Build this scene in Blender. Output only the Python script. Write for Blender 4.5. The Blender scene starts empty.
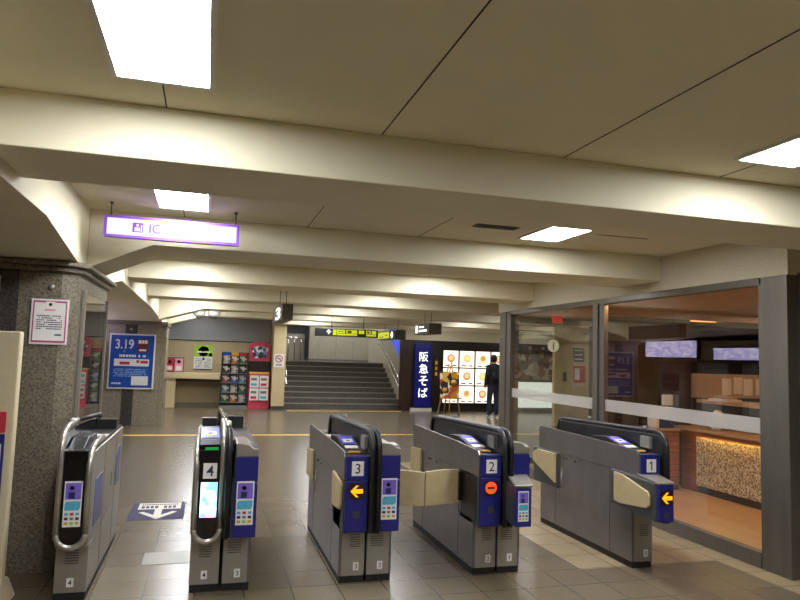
import bpy, bmesh, math, random
from mathutils import Vector, Matrix
random.seed(7)
PI = math.pi
S = bpy.context.scene
COL = S.collection

# ---------------------------------------------------------------- camera
def setup_camera():
    yaw, pit, rol, foc = 0.27936, 0.08592, 0.03096, 665.0
    cy, sy, cp, sp = math.cos(yaw), math.sin(yaw), math.cos(pit), math.sin(pit)
    F = Vector((sy*cp, cy*cp, sp)); R0 = Vector((cy, -sy, 0)); U0 = R0.cross(F)
    R = math.cos(rol)*R0 + math.sin(rol)*U0
    U = -math.sin(rol)*R0 + math.cos(rol)*U0
    cd = bpy.data.cameras.new('camera'); co = bpy.data.objects.new('camera', cd); COL.objects.link(co)
    cd.sensor_width = 36; cd.lens = foc/800*36; cd.clip_start = .05; cd.clip_end = 200
    m = Matrix(((R.x, U.x, -F.x), (R.y, U.y, -F.y), (R.z, U.z, -F.z))).to_4x4()
    m.translation = Vector((0, 0, 1.6)); co.matrix_world = m
    S.camera = co
setup_camera()
# ---------------------------------------------------------------- world, exposure
W = bpy.data.worlds.new('world'); S.world = W; W.use_nodes = True
W.node_tree.nodes['Background'].inputs[0].default_value = (.9, .93, 1, 1)
W.node_tree.nodes['Background'].inputs[1].default_value = .02
S.view_settings.view_transform = 'Standard'; S.view_settings.look = 'None'
S.view_settings.gamma = 1; S.view_settings.use_curve_mapping = False
S.view_settings.exposure = 0.0
S.cycles.max_bounces = 10; S.cycles.diffuse_bounces = 6; S.cycles.transparent_max_bounces = 12
S.cycles.sample_clamp_indirect = 4
LAMP = 38.0           # emission of the recessed ceiling lamps

# ---------------------------------------------------------------- materials
def nodes(name):
    m = bpy.data.materials.new(name); m.use_nodes = True
    nt = m.node_tree; return m, nt, nt.nodes['Principled BSDF']
def lin(c):
    return tuple(((x/255)/12.92 if x/255 <= .04045 else ((x/255+.055)/1.055)**2.4) for x in c) + (1,)
def mat(name, rgb, rough=.5, metal=0, var=.08, scale=30, bump=0, spec=.5, stretch=None, coat=0):
    m, nt, b = nodes(name)
    c = lin(rgb)
    b.inputs['Roughness'].default_value = rough; b.inputs['Metallic'].default_value = metal
    b.inputs['Specular IOR Level'].default_value = spec; b.inputs['Coat Weight'].default_value = coat
    tc = nt.nodes.new('ShaderNodeTexCoord'); nz = nt.nodes.new('ShaderNodeTexNoise')
    nz.inputs['Scale'].default_value = scale; nz.inputs['Detail'].default_value = 4
    src = tc.outputs['Object']
    if stretch:
        mp = nt.nodes.new('ShaderNodeMapping'); mp.inputs['Scale'].default_value = stretch
        nt.links.new(src, mp.inputs[0]); src = mp.outputs[0]
    nt.links.new(src, nz.inputs['Vector'])
    cr = nt.nodes.new('ShaderNodeValToRGB')
    cr.color_ramp.elements[0].position = .3; cr.color_ramp.elements[1].position = .7
    cr.color_ramp.elements[0].color = tuple(x*(1-var) for x in c[:3])+(1,)
    cr.color_ramp.elements[1].color = tuple(min(1, x*(1+var)) for x in c[:3])+(1,)
    nt.links.new(nz.outputs['Fac'], cr.inputs[0]); nt.links.new(cr.outputs[0], b.inputs['Base Color'])
    if bump:
        bp = nt.nodes.new('ShaderNodeBump'); bp.inputs['Strength'].default_value = bump; bp.inputs['Distance'].default_value = .01
        nt.links.new(nz.outputs['Fac'], bp.inputs['Height']); nt.links.new(bp.outputs[0], b.inputs['Normal'])
    return m
def emit(name, rgb, s, rough=.4):
    m, nt, b = nodes(name)
    b.inputs['Base Color'].default_value = tuple(c*.12 for c in lin(rgb)[:3])+(1,); b.inputs['Emission Color'].default_value = lin(rgb)
    b.inputs['Emission Strength'].default_value = s; b.inputs['Roughness'].default_value = rough
    return m
def granite(name, a, b_, c, rough=.35, scale=90):
    m, nt, b = nodes(name)
    tc = nt.nodes.new('ShaderNodeTexCoord')
    v = nt.nodes.new('ShaderNodeTexVoronoi'); v.inputs['Scale'].default_value = scale
    n = nt.nodes.new('ShaderNodeTexNoise'); n.inputs['Scale'].default_value = scale*.35; n.inputs['Detail'].default_value = 6
    nt.links.new(tc.outputs['Object'], v.inputs['Vector']); nt.links.new(tc.outputs['Object'], n.inputs['Vector'])
    mx = nt.nodes.new('ShaderNodeMix'); mx.data_type = 'FLOAT'; mx.inputs[0].default_value = .5
    sp = nt.nodes.new('ShaderNodeSeparateColor'); nt.links.new(v.outputs['Color'], sp.inputs[0])
    nt.links.new(sp.outputs[0], mx.inputs[2]); nt.links.new(n.outputs['Fac'], mx.inputs[3])
    cr = nt.nodes.new('ShaderNodeValToRGB'); e = cr.color_ramp.elements
    e[0].position = .25; e[0].color = lin(a); e[1].position = .8; e[1].color = lin(c)
    k = e.new(.5); k.color = lin(b_)
    nt.links.new(mx.outputs[0], cr.inputs[0]); nt.links.new(cr.outputs[0], b.inputs['Base Color'])
    b.inputs['Roughness'].default_value = rough
    return m
def floor_mat():
    m, nt, b = nodes('floor tiles'); N = nt.nodes.new; L = nt.links.new
    tc = N('ShaderNodeTexCoord'); mp = N('ShaderNodeMapping'); mp.inputs['Location'].default_value = (0, -.115, 0)
    L(tc.outputs['Object'], mp.inputs[0])
    def brick(c1, c2):
        br = N('ShaderNodeTexBrick'); br.offset = 0; br.squash = 1
        br.inputs['Scale'].default_value = 1; br.inputs['Mortar Size'].default_value = .0035
        br.inputs['Brick Width'].default_value = .32; br.inputs['Row Height'].default_value = .33
        br.inputs['Mortar Smooth'].default_value = .3
        br.inputs['Color1'].default_value = lin(c1); br.inputs['Color2'].default_value = lin(c2)
        br.inputs['Mortar'].default_value = lin((62, 56, 46)); L(mp.outputs[0], br.inputs['Vector']); return br
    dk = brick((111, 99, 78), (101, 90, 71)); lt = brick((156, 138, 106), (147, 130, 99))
    sx = N('ShaderNodeSeparateXYZ'); L(tc.outputs['Object'], sx.inputs[0])
    def cmp(out, v):
        q = N('ShaderNodeMath'); q.operation = 'GREATER_THAN'; L(out, q.inputs[0]); q.inputs[1].default_value = v; return q
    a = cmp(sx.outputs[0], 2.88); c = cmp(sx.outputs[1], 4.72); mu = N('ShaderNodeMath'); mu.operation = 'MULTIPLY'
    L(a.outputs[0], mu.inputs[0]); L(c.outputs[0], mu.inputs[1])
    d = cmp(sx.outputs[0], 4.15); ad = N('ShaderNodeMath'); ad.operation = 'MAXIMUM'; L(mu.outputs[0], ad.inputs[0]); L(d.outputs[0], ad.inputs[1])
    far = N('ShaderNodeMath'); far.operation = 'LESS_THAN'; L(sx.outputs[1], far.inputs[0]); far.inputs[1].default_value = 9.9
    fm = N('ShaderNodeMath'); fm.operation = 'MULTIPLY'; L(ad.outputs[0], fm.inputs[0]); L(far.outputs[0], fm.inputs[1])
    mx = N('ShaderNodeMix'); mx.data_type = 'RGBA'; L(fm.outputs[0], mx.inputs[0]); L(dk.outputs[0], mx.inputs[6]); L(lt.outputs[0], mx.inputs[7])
    nz = N('ShaderNodeTexNoise'); nz.inputs['Scale'].default_value = 60; nz.inputs['Detail'].default_value = 6; L(tc.outputs['Object'], nz.inputs[0])
    n2 = N('ShaderNodeTexNoise'); n2.inputs['Scale'].default_value = 1.3; L(tc.outputs['Object'], n2.inputs[0])
    m2 = N('ShaderNodeMath'); m2.operation = 'ADD'; L(nz.outputs[0], m2.inputs[0]); L(n2.outputs[0], m2.inputs[1])
    mr = N('ShaderNodeMapRange'); mr.inputs[1].default_value = .7; mr.inputs[2].default_value = 1.3; mr.inputs[3].default_value = .88; mr.inputs[4].default_value = 1.1
    L(m2.outputs[0], mr.inputs[0])
    vm = N('ShaderNodeVectorMath'); vm.operation = 'SCALE'; L(mx.outputs[2], vm.inputs[0]); L(mr.outputs[0], vm.inputs['Scale'])
    L(vm.outputs[0], b.inputs['Base Color'])
    b.inputs['Roughness'].default_value = .27
    b.inputs['Specular IOR Level'].default_value = .45
    bp = N('ShaderNodeBump'); bp.inputs['Strength'].default_value = .15; bp.inputs['Distance'].default_value = .002
    L(dk.outputs['Fac'], bp.inputs['Height']); bp.invert = True; L(bp.outputs[0], b.inputs['Normal'])
    return m
def glass_mat(name, tint=(1, 1, 1, 1), base=.045):
    m = bpy.data.materials.new(name); m.use_nodes = True; nt = m.node_tree; nt.nodes.clear(); N = nt.nodes.new; L = nt.links.new
    o = N('ShaderNodeOutputMaterial'); t = N('ShaderNodeBsdfTransparent'); t.inputs[0].default_value = tint
    g = N('ShaderNodeBsdfGlossy'); g.inputs['Roughness'].default_value = .01; g.inputs[0].default_value = (1, 1, 1, 1)
    lw = N('ShaderNodeLayerWeight'); lw.inputs[0].default_value = .5
    p = N('ShaderNodeMath'); p.operation = 'POWER'; L(lw.outputs['Facing'], p.inputs[0]); p.inputs[1].default_value = 5
    r = N('ShaderNodeMapRange'); r.inputs[3].default_value = base; r.inputs[4].default_value = 1; L(p.outputs[0], r.inputs[0])
    mx = N('ShaderNodeMixShader'); L(r.outputs[0], mx.inputs[0]); L(t.outputs[0], mx.inputs[1]); L(g.outputs[0], mx.inputs[2]); L(mx.outputs[0], o.inputs[0])
    return m
def frosted():
    m = bpy.data.materials.new('frosted film'); m.use_nodes = True; nt = m.node_tree; nt.nodes.clear(); N = nt.nodes.new; L = nt.links.new
    o = N('ShaderNodeOutputMaterial'); t = N('ShaderNodeBsdfTransparent'); d = N('ShaderNodeBsdfDiffuse'); d.inputs[0].default_value = (.6, .57, .52, 1)
    mx = N('ShaderNodeMixShader'); mx.inputs[0].default_value = .5; L(t.outputs[0], mx.inputs[1]); L(d.outputs[0], mx.inputs[2]); L(mx.outputs[0], o.inputs[0])
    return m
def wood(name, a, b_, scale=3, rough=.4, axis=(1, 1, 12)):
    m, nt, b = nodes(name); N = nt.nodes.new; L = nt.links.new
    tc = N('ShaderNodeTexCoord'); mp = N('ShaderNodeMapping'); mp.inputs['Scale'].default_value = axis; L(tc.outputs['Object'], mp.inputs[0])
    n = N('ShaderNodeTexNoise'); n.inputs['Scale'].default_value = scale; n.inputs['Detail'].default_value = 5; L(mp.outputs[0], n.inputs[0])
    cr = N('ShaderNodeValToRGB'); e = cr.color_ramp.elements; e[0].position = .3; e[1].position = .7; e[0].color = lin(a); e[1].color = lin(b_)
    L(n.outputs[0], cr.inputs[0]); L(cr.outputs[0], b.inputs['Base Color']); b.inputs['Roughness'].default_value = rough
    return m
def mosaic():
    m, nt, b = nodes('pebble mosaic'); N = nt.nodes.new; L = nt.links.new
    tc = N('ShaderNodeTexCoord'); v = N('ShaderNodeTexVoronoi'); v.inputs['Scale'].default_value = 55; L(tc.outputs['Object'], v.inputs['Vector'])
    sp = N('ShaderNodeSeparateColor'); L(v.outputs['Color'], sp.inputs[0])
    cr = N('ShaderNodeValToRGB'); e = cr.color_ramp.elements; e[0].position = .2; e[0].color = lin((132, 112, 86)); e[1].position = .7; e[1].color = lin((216, 202, 172))
    L(sp.outputs[0], cr.inputs[0]); L(cr.outputs[0], b.inputs['Base Color']); b.inputs['Roughness'].default_value = .5
    bp = N('ShaderNodeBump'); bp.invert = True; bp.inputs['Strength'].default_value = .6; bp.inputs['Distance'].default_value = .01; L(v.outputs['Distance'], bp.inputs['Height']); L(bp.outputs[0], b.inputs['Normal'])
    return m
def patches(name, cols, scale, s=0.0, rough=.3, stretch=(1, 1, 1)):
    """printed picture: voronoi patches of the given colours"""
    m, nt, b = nodes(name); N = nt.nodes.new; L = nt.links.new
    tc = N('ShaderNodeTexCoord'); mp = N('ShaderNodeMapping'); mp.inputs['Scale'].default_value = stretch; L(tc.outputs['Object'], mp.inputs[0])
    v = N('ShaderNodeTexVoronoi'); v.inputs['Scale'].default_value = scale; L(mp.outputs[0], v.inputs['Vector'])
    sp = N('ShaderNodeSeparateColor'); L(v.outputs['Color'], sp.inputs[0])
    cr = N('ShaderNodeValToRGB'); cr.color_ramp.interpolation = 'CONSTANT'; e = cr.color_ramp.elements
    e[0].position = 0; e[0].color = lin(cols[0]); e[1].position = 1/len(cols); e[1].color = lin(cols[1])
    for i, c in enumerate(cols[2:], 2):
        k = e.new(i/len(cols)); k.color = lin(c)
    L(sp.outputs[0], cr.inputs[0]); L(cr.outputs[0], b.inputs['Base Color']); b.inputs['Roughness'].default_value = rough
    if s: L(cr.outputs[0], b.inputs['Emission Color']); b.inputs['Emission Strength'].default_value = s
    return m

M = dict(
 signcase=mat('brown grey sign case', (88, 80, 66), .5), pinkred=mat('pinkish red board', (196, 62, 84), .45),
 shopfloor=mat('shop tiles tinted by warm light', (186, 150, 110), .3, var=.08, scale=4),  # warm lamplight hue put into the tile colour
 paint=mat('cream ceiling paint', (224, 216, 186), .75, var=.03, scale=3, bump=.02),
 fascia=mat('textured fascia paint', (200, 190, 162), .8, var=.12, scale=90, bump=.15),
 seam=mat('dark joint', (48, 42, 34), .9), floor=floor_mat(),
 granite=granite('grey granite', (76, 68, 56), (110, 102, 85), (134, 126, 106), scale=120),
 granite2=granite('polished granite corner', (118, 109, 93), (146, 137, 118), (166, 157, 136), .2, 120),
 dkgranite=granite('dark granite', (44, 40, 38), (62, 58, 54), (84, 80, 74)),
 steel=mat('brushed stainless steel', (160, 154, 142), .36, .6, .05, 14, stretch=(1, 1, 30)),
 steelh=mat('worn steel side', (120, 116, 114), .34, .6, .08, 5),
 frame=mat('window frame metal', (110, 105, 96), .4, .6, .1, 10, stretch=(1, 1, .2)),
 band=mat('satin steel band', (186, 180, 168), .3, .75, .03), chrome=mat('polished steel', (214, 210, 202), .16, 1, .03),
 black=mat('black plastic', (14, 14, 16), .42, coat=.08), gloss=mat('black glossy panel', (7, 7, 10), .08, coat=.6),
 dgrey=mat('dark grey plastic', (58, 60, 60), .5), rubber=mat('black rubber', (20, 19, 18), .6),
 blue=mat('gate blue panel', (30, 32, 108), .35, var=.04), beige=mat('beige flap', (178, 160, 118), .6, var=.06, scale=12),
 purpleflap=mat('violet grey flap', (96, 96, 140), .45), white=mat('white', (226, 224, 216), .5, var=.02),
 ink=mat('dark ink', (34, 34, 54), .6), navy=mat('navy ink', (28, 30, 90), .5), orange=mat('orange slot', (214, 160, 60), .5),
 pink=mat('pink sticker', (222, 150, 170), .5), violet=mat('violet print', (118, 96, 190), .5), teal=mat('teal print', (80, 170, 196), .5),
 red=mat('red print', (186, 46, 62), .5), yellow=mat('yellow tactile strip', (208, 166, 50), .6),
 bluesign=mat('blue poster', (18, 74, 160), .3, var=.08, scale=6), green=mat('green print', (150, 196, 40), .5),
 cream=mat('cream board', (196, 182, 148), .7, var=.04), greywall=mat('blue grey wall', (138, 140, 140), .35, var=.05),
 tan=mat('tan wall', (176, 158, 122), .7, var=.05), counter=mat('cream counter', (202, 184, 140), .5, var=.04),
 grey=mat('grey plastic', (116, 114, 108), .5), floorblue=mat('floor sticker violet', (50, 45, 80), .75, var=.08),
 floorwhite=mat('floor sticker white', (206, 200, 186), .5), plate=mat('floor hatch metal', (138, 134, 122), .4, .3, .1, 40),
 glass=glass_mat('window glass', (.97, .97, .96, 1), .075), glass2=glass_mat('pillar glass', (.8, .8, .8, 1), .08), frost=frosted(),
 wood=wood('reddish wood', (112, 62, 38), (150, 88, 54)), woodd=wood('dark wood', (46, 26, 19), (62, 37, 25)),
 woodl=wood('light counter wood', (176, 140, 100), (200, 164, 120)), mosaic=mosaic(),
 shopwall=mat('dark shop wall', (44, 34, 30), .5), peach=mat('peach ceiling', (196, 160, 130), .8),
 ebony=mat('black shopfront', (26, 20, 18), .4), stair=granite('stair stone', (74, 70, 64), (92, 88, 80), (112, 106, 98), .4, 60),
 nose=mat('step nosing metal', (176, 172, 158), .3, .5), landwall=mat('pale panel wall', (176, 170, 148), .35, .1, .06, 3),
 skin=mat('skin', (190, 146, 118), .6), hair=mat('black hair', (18, 15, 14), .5), jacket=mat('dark jacket', (30, 30, 36), .8),
 jeans=mat('dark jeans', (40, 46, 66), .85), bag=mat('black backpack', (22, 22, 24), .7), easel=wood('yellow easel wood', (176, 136, 60), (200, 160, 84)),
 flower=mat('white petals', (216, 206, 176), .7, var=.1), leaf=mat('leaf', (60, 84, 44), .7),
 lamp=emit('lamp diffuser', (246, 248, 255), LAMP), sign=emit('lit white sign', (255, 246, 252), .93), signv=emit('lit lavender', (150, 90, 214), .62), signf=emit('faint lavender', (226, 200, 244), .82),
 purple=mat('purple edge', (116, 70, 180), .4),
 arrow=emit('amber led', (255, 168, 20), 1.6), redled=emit('red led', (255, 72, 30), 1.6), ledbg=mat('led black', (40, 12, 10), .4), greenled=emit('green led', (20, 170, 70), .7),
 screen=patches('gate screen', [(190, 240, 255), (120, 200, 255), (230, 250, 255)], 28, 2.0), bluelit=emit('lit blue sign', (8, 16, 110), .5),
 lit=emit('lit white', (255, 255, 250), 1.6), menu=emit('lit menu panel', (255, 240, 220), 1.8), yellit=emit('lit yellow', (206, 214, 30), .9),
 bluetri=emit('lit blue panel', (70, 90, 240), .8), warm=emit('warm light', (255, 204, 152), 170), warms=emit('warm strip', (255, 206, 110), 14),
 food1=emit('noodle print', (236, 206, 150), 1.1), food2=emit('broth print', (216, 160, 110), 1.0), food3=emit('egg print', (246, 220, 140), 1.2), foodd=emit('bowl print', (120, 70, 60), .5),
 map=patches('lit fare map', [(226, 216, 255), (190, 180, 250), (240, 232, 255), (204, 190, 244)], 9, 2.8, stretch=(1, 1, 3)),
 photo=patches('printed photos', [(190, 60, 60), (230, 220, 210), (60, 70, 60), (200, 170, 120)], 14),
 paper=mat('paper', (190, 166, 140), .7, var=.06), pinkpaper=mat('pinkish papers', (246, 236, 226), .7),
)

# ---------------------------------------------------------------- mesh tools
class MB:
    def __init__(s): s.v = []; s.f = []; s.mi = []; s.sm = []
    def add(s, vs, fs, mi=0, smooth=False):
        n = len(s.v); s.v += [tuple(v) for v in vs]; s.f += [tuple(i+n for i in f) for f in fs]
        s.mi += [mi]*len(fs); s.sm += [smooth]*len(fs); return s
    def box(s, x0, x1, y0, y1, z0, z1, mi=0):
        v = [(x, y, z) for z in (z0, z1) for y in (y0, y1) for x in (x0, x1)]
        return s.add(v, [(0, 2, 3, 1), (4, 5, 7, 6), (0, 1, 5, 4), (2, 6, 7, 3), (0, 4, 6, 2), (1, 3, 7, 5)], mi)
    def prism(s, pts, axis, a, b, mi=0, smooth=False):
        """polygon extruded along axis: 'x' takes (y,z) points, 'y' takes (x,z), 'z' takes (x,y)"""
        mk = {'x': lambda t, p: (t, p[0], p[1]), 'y': lambda t, p: (p[0], t, p[1]), 'z': lambda t, p: (p[0], p[1], t)}[axis]
        n = len(pts); v = [mk(a, p) for p in pts]+[mk(b, p) for p in pts]
        f = [tuple(range(n))[::-1], tuple(range(n, 2*n))]
        s.add(v, f, mi); k = len(s.v)-2*n
        for i in range(n):
            j = (i+1) % n; s.f.append((k+i, k+j, k+n+j, k+n+i)); s.mi.append(mi); s.sm.append(smooth)
        return s
    def tube(s, path, r, seg=10, mi=0, caps=True):
        P = [Vector(p) for p in path]; rr = r if isinstance(r, (list, tuple)) else [r]*len(P); vs = []; fs = []
        prev = None
        for i, p in enumerate(P):
            t = ((P[min(i+1, len(P)-1)]-P[max(i-1, 0)])).normalized()
            a = prev if prev is not None else (Vector((0, 0, 1)) if abs(t.z) < .9 else Vector((1, 0, 0)))
            u = (a-t*a.dot(t)).normalized(); w = t.cross(u); prev = u
            for k in range(seg):
                an = 2*PI*k/seg; vs.append(p+(u*math.cos(an)+w*math.sin(an))*rr[i])
        for i in range(len(P)-1):
            for k in range(seg):
                fs.append((i*seg+k, i*seg+(k+1) % seg, (i+1)*seg+(k+1) % seg, (i+1)*seg+k))
        s.add(vs, fs, mi, True)
        if caps:
            n = len(s.v)-len(vs); s.f += [tuple(n+k for k in range(seg))[::-1], tuple(n+(len(P)-1)*seg+k for k in range(seg))]; s.mi += [mi]*2; s.sm += [False]*2
        return s
    def lathe(s, prof, c, seg=20, mi=0, axis='z', smooth=True):
        vs = []; fs = []
        for r, h in prof:
            for k in range(seg):
                a = 2*PI*k/seg; x, y = r*math.cos(a), r*math.sin(a)
                vs.append((c[0]+x, c[1]+y, c[2]+h) if axis == 'z' else ((c[0]+x, c[1]+h, c[2]+y) if axis == 'y' else (c[0]+h, c[1]+x, c[2]+y)))
        for i in range(len(prof)-1):
            for k in range(seg): fs.append((i*seg+k, i*seg+(k+1) % seg, (i+1)*seg+(k+1) % seg, (i+1)*seg+k))
        fs += [tuple(range(seg)), tuple((len(prof)-1)*seg+k for k in range(seg))]
        return s.add(vs, fs, mi, smooth)
    def build(s, name, mats, parent=None, bevel=0, loc=None):
        me = bpy.data.meshes.new(name); me.from_pydata(s.v, [], s.f)
        for m in (mats if isinstance(mats, (list, tuple)) else [mats]): me.materials.append(M[m] if isinstance(m, str) else m)
        me.polygons.foreach_set('material_index', s.mi); me.polygons.foreach_set('use_smooth', s.sm)
        bm = bmesh.new(); bm.from_mesh(me)
        bmesh.ops.recalc_face_normals(bm, faces=bm.faces)
        bm.to_mesh(me); bm.free(); me.update()
        o = bpy.data.objects.new(name, me); COL.objects.link(o)
        if parent: o.parent = parent
        if loc: o.location = loc
        if bevel:
            b = o.modifiers.new('bevel', 'BEVEL'); b.width = bevel; b.segments = 2; b.limit_method = 'ANGLE'
        return o
def thing(name, label, cat, loc=(0, 0, 0), rz=0, group=None):
    o = bpy.data.objects.new(name, None); COL.objects.link(o); o.location = loc; o.rotation_euler = (0, 0, rz); o.empty_display_size = .1
    o['label'] = label; o['category'] = cat
    if group: o['group'] = group
    return o
def tag(o, label, cat, group=None):
    o['label'] = label; o['category'] = cat
    if group: o['group'] = group
    return o
def struct(o, label=None):
    o['kind'] = 'structure'
    if label: o['label'] = label
    return o
def box(name, m, parent, *a, bevel=0): return MB().box(*a).build(name, m, parent, bevel)
ROT = {'-y': (PI/2, 0, 0), '-x': (PI/2, 0, -PI/2), '+x': (PI/2, 0, PI/2), 'up': (0, 0, 0)}
def text(name, body, m, parent, c, h, face='-y', w=None, bold=0, ext=.001, rot=None):
    """lettering as mesh, centred on c, h tall (and w wide if given)"""
    if body == '1':
        k = h; b = MB().prism([(-.06*k, -.5*k), (.09*k, -.5*k), (.09*k, .5*k), (-.03*k, .5*k), (-.24*k, .34*k), (-.24*k, .2*k), (-.06*k, .31*k)], 'y', -.0008, 0)
        return b.build(name, m, parent, loc=c)
    cu = bpy.data.curves.new('t', 'FONT'); cu.body = body; cu.extrude = 0.0; cu.offset = bold
    t = bpy.data.objects.new('t', cu); COL.objects.link(t)
    me = bpy.data.meshes.new_from_object(t.evaluated_get(bpy.context.evaluated_depsgraph_get()))
    bpy.data.objects.remove(t); bpy.data.curves.remove(cu)
    xs = [v.co.x for v in me.vertices]; ys = [v.co.y for v in me.vertices]
    sy = h/(max(ys)-min(ys)); sx = (w/(max(xs)-min(xs))) if w else sy
    cx, cy = (max(xs)+min(xs))/2, (max(ys)+min(ys))/2
    for v in me.vertices: v.co = ((v.co.x-cx)*sx, (v.co.y-cy)*sy, v.co.z)
    me.materials.clear(); me.materials.append(M[m]); me.name = name
    o = bpy.data.objects.new(name, me); COL.objects.link(o); o.location = c; o.rotation_euler = rot or ROT[face]; o.parent = parent
    return o
def rows(x0, x1, y, z0, z1, n, seed=1, gap=.25, dens=.85):
    """printed lines of small unreadable marks on a face turned to -y"""
    r = random.Random(seed); b = MB(); st = (z1-z0)/n
    for i in range(n):
        z = z1-(i+.5)*st; x = x0
        while x < x1-.002:
            w = r.uniform(.4, 1.1)*st*.7
            if r.random() < dens: b.box(x, min(x+w, x1), y, y+.0008, z-st*(.5-gap), z+st*(.5-gap))
            x += w*1.35
    return b

# ================================================================= SETTING
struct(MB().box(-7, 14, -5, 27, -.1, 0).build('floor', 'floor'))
struct(MB().box(-7, 14, -5, 19.9, 2.7, 2.9).box(-7, 1.84, 19.9, 20.4, 2.7, 2.9).build('ceiling', 'paint'))
# panel joints in the coffers
cj = MB()
fronts = [-2.0, .55, 3.13, 5.70, 8.43, 11.15, 13.9, 16.6, 19.2]
backs = [-1.4, 1.15, 3.73, 6.42, 9.10, 11.8, 14.55, 17.2, 19.7]
for k in range(-1, 4):
    x = -.235+1.013*k
    for a, b in zip(backs[:-1], fronts[1:]):
        if k in (0, 3) and b < 5.8:
            lo = b-.27; cj.box(x-.003, x+.003, lo, b, 2.698, 2.7005)
        else: cj.box(x-.003, x+.003, a, b, 2.698, 2.7005)
struct(cj.build('trim_10', 'seam'))
# left soffit line (y, z) of the low ceiling over the pillars
SOF = [(-5, 2.38), (4.30, 2.37), (5.36, 2.225), (6.95, 2.225), (7.95, 2.355), (12.2, 2.32), (15.15, 2.2), (16.4, 2.2), (17.6, 2.33), (19.9, 2.33)]
def sofz(y):
    for (a, za), (b, zb) in zip(SOF, SOF[1:]):
        if a <= y <= b: return za+(zb-za)*(y-a)/(b-a)
    return 2.35
for i, (a, b) in enumerate(zip(fronts, backs)):
    xr = 4.38 if a < 9.2 and a > 3.9 else 14
    pts = [(-.95, 2.7), (xr, 2.7), (xr, 2.45)]
    if i == 8: pts = [(1.84, 2.45), (1.84, 2.7)]+pts[1:]
    xl = 0
    if i == 3: pts += [(-.47, 2.445), (-.95, 2.225)]
    elif i == 7 or i == 6: pts += [(-.1, 2.45), (-.95, 2.2)]
    elif i != 8: pts += [(-.95, 2.45)]
    struct(MB().prism(pts, 'y', a, b).build('trim_%d' % (i+1), 'paint', bevel=.006))
s = MB()
P = SOF
# coffer side wall and sloping low soffit as one solid
s.prism([(y, z) for y, z in P]+[(19.9, 2.7), (-5, 2.7)], 'x', -7, -.95)
struct(s.build('wall_left_soffit', 'paint'))
# walls around
struct(MB().box(-7.2, -7, -5, 27, 0, 2.9).build('wall_left', 'tan'))
struct(MB().box(-7, 14, -5.2, -5, 0, 2.9).build('wall_rear', 'tan'))
struct(MB().box(14, 14.2, -5, 27, 0, 4.2).build('wall_right', 'tan'))
# fascia over the glazed front
f = MB().box(4.38, 4.78, 4.17, 9.62, 2.348, 2.7)
struct(f.build('trim_11', 'fascia'))
f = MB().box(4.78, 14, 4.17, 4.37, 2.37, 2.7)
struct(f.build('trim_12', 'fascia'))
# end wall of the glazed shop beside the big post
struct(MB().box(4.47, 14, 4.17, 4.37, 0, 2.37).build('wall_shop_side', 'steelh'))
# shop box
struct(MB().box(4.46, 9.9, 4.37, 7.75, 2.34, 2.36).box(4.46, 9.9, 7.75, 9.6, 2.30, 2.36).build('ceiling_shop', 'peach'))
struct(MB().box(4.45, 9.9, 4.37, 9.6, .0005, .003).build('floor_shop', 'shopfloor'))  # thin slab over the floor, its colour carries the warm light
fj = MB()
for k in range(1, 9): fj.box(4.45+k*.64, 4.454+k*.64, 4.4, 9.6, .003, .0035)
for k in range(8): fj.box(4.45, 9.9, 4.6+k*.64, 4.604+k*.64, .003, .0035)
struct(fj.build('trim_22', 'tan'))
struct(MB().box(5.1, 6.4, 7.72, 7.82, 0, 2.24).build('wall_wood_partition', 'woodd'))
struct(MB().box(4.5, 9.9, 7.70, 7.84, 2.24, 2.34).build('trim_13', 'peach'))
struct(MB().box(6.35, 9.9, 9.6, 9.7, 0, 2.7).build('wall_shop_back', 'shopwall'))
struct(MB().box(9.9, 10.0, 4.37, 9.7, 0, 2.7).build('wall_shop_right', 'shopwall'))
struct(MB().box(4.78, 9.9, 9.6, 9.72, 2.36, 2.7).build('trim_14', 'fascia'))
# partition slat grooves
g = MB()
for k in range(27): g.box(5.1, 6.4, 7.714, 7.7205, .06+k*.08, .066+k*.08)
struct(g.build('trim_15', 'seam'))

# window_1 : the long glazed front, x = 4.38
w = bpy.data.objects.new('window_1', None); COL.objects.link(w); struct(w, 'glazed shop front beside the gates')
fr = MB()
fr.box(4.36, 4.44, 4.46, 9.13, 0, .125).box(4.36, 4.46, 4.44, 9.2, 2.285, 2.350)
for y0, y1 in ((6.80, 6.90),): fr.box(4.35, 4.45, y0, y1, .12, 2.31)
fr.box(4.37, 4.43, 6.70, 6.80, .12, 2.29)
fr.build('window_frame', 'frame', w, .004)
MB().box(4.365, 4.47, 4.17, 4.43, 0, 2.348).box(4.37, 4.40, 4.43, 4.463, 0, 2.30).build('window_post', 'frame', w, .006)
MB().box(4.36, 4.5, 9.13, 9.27, 0, 2.348).box(4.38, 4.6, 9.35, 9.56, 0, 2.348).build('window_post', 'frame', w, .006)
MB().box(4.396, 4.404, 4.46, 6.70, .125, 2.30).box(4.396, 4.404, 6.90, 9.13, .125, 2.30).build('window_pane', 'glass', w)
MB().box(4.392, 4.3955, 4.47, 6.70, 1.065, 1.195).box(4.392, 4.3955, 6.90, 9.12, 1.065, 1.195).build('frosted_band', 'frost', w)
# window_2 : far side of the shop
w2 = bpy.data.objects.new('window_2', None); COL.objects.link(w2); struct(w2, 'far glazing of the shop')
fr = MB().box(4.6, 6.35, 9.62, 9.70, 0, .1).box(4.6, 6.35, 9.62, 9.70, 2.2, 2.3)
for x in (4.6, 6.05): fr.box(x, x+.13, 9.60, 9.70, .1, 2.2)
fr.build('window_frame', 'woodd', w2)
MB().box(4.73, 6.05, 9.655, 9.66, .1, 2.2).build('window_pane', 'glass', w2)
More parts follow.
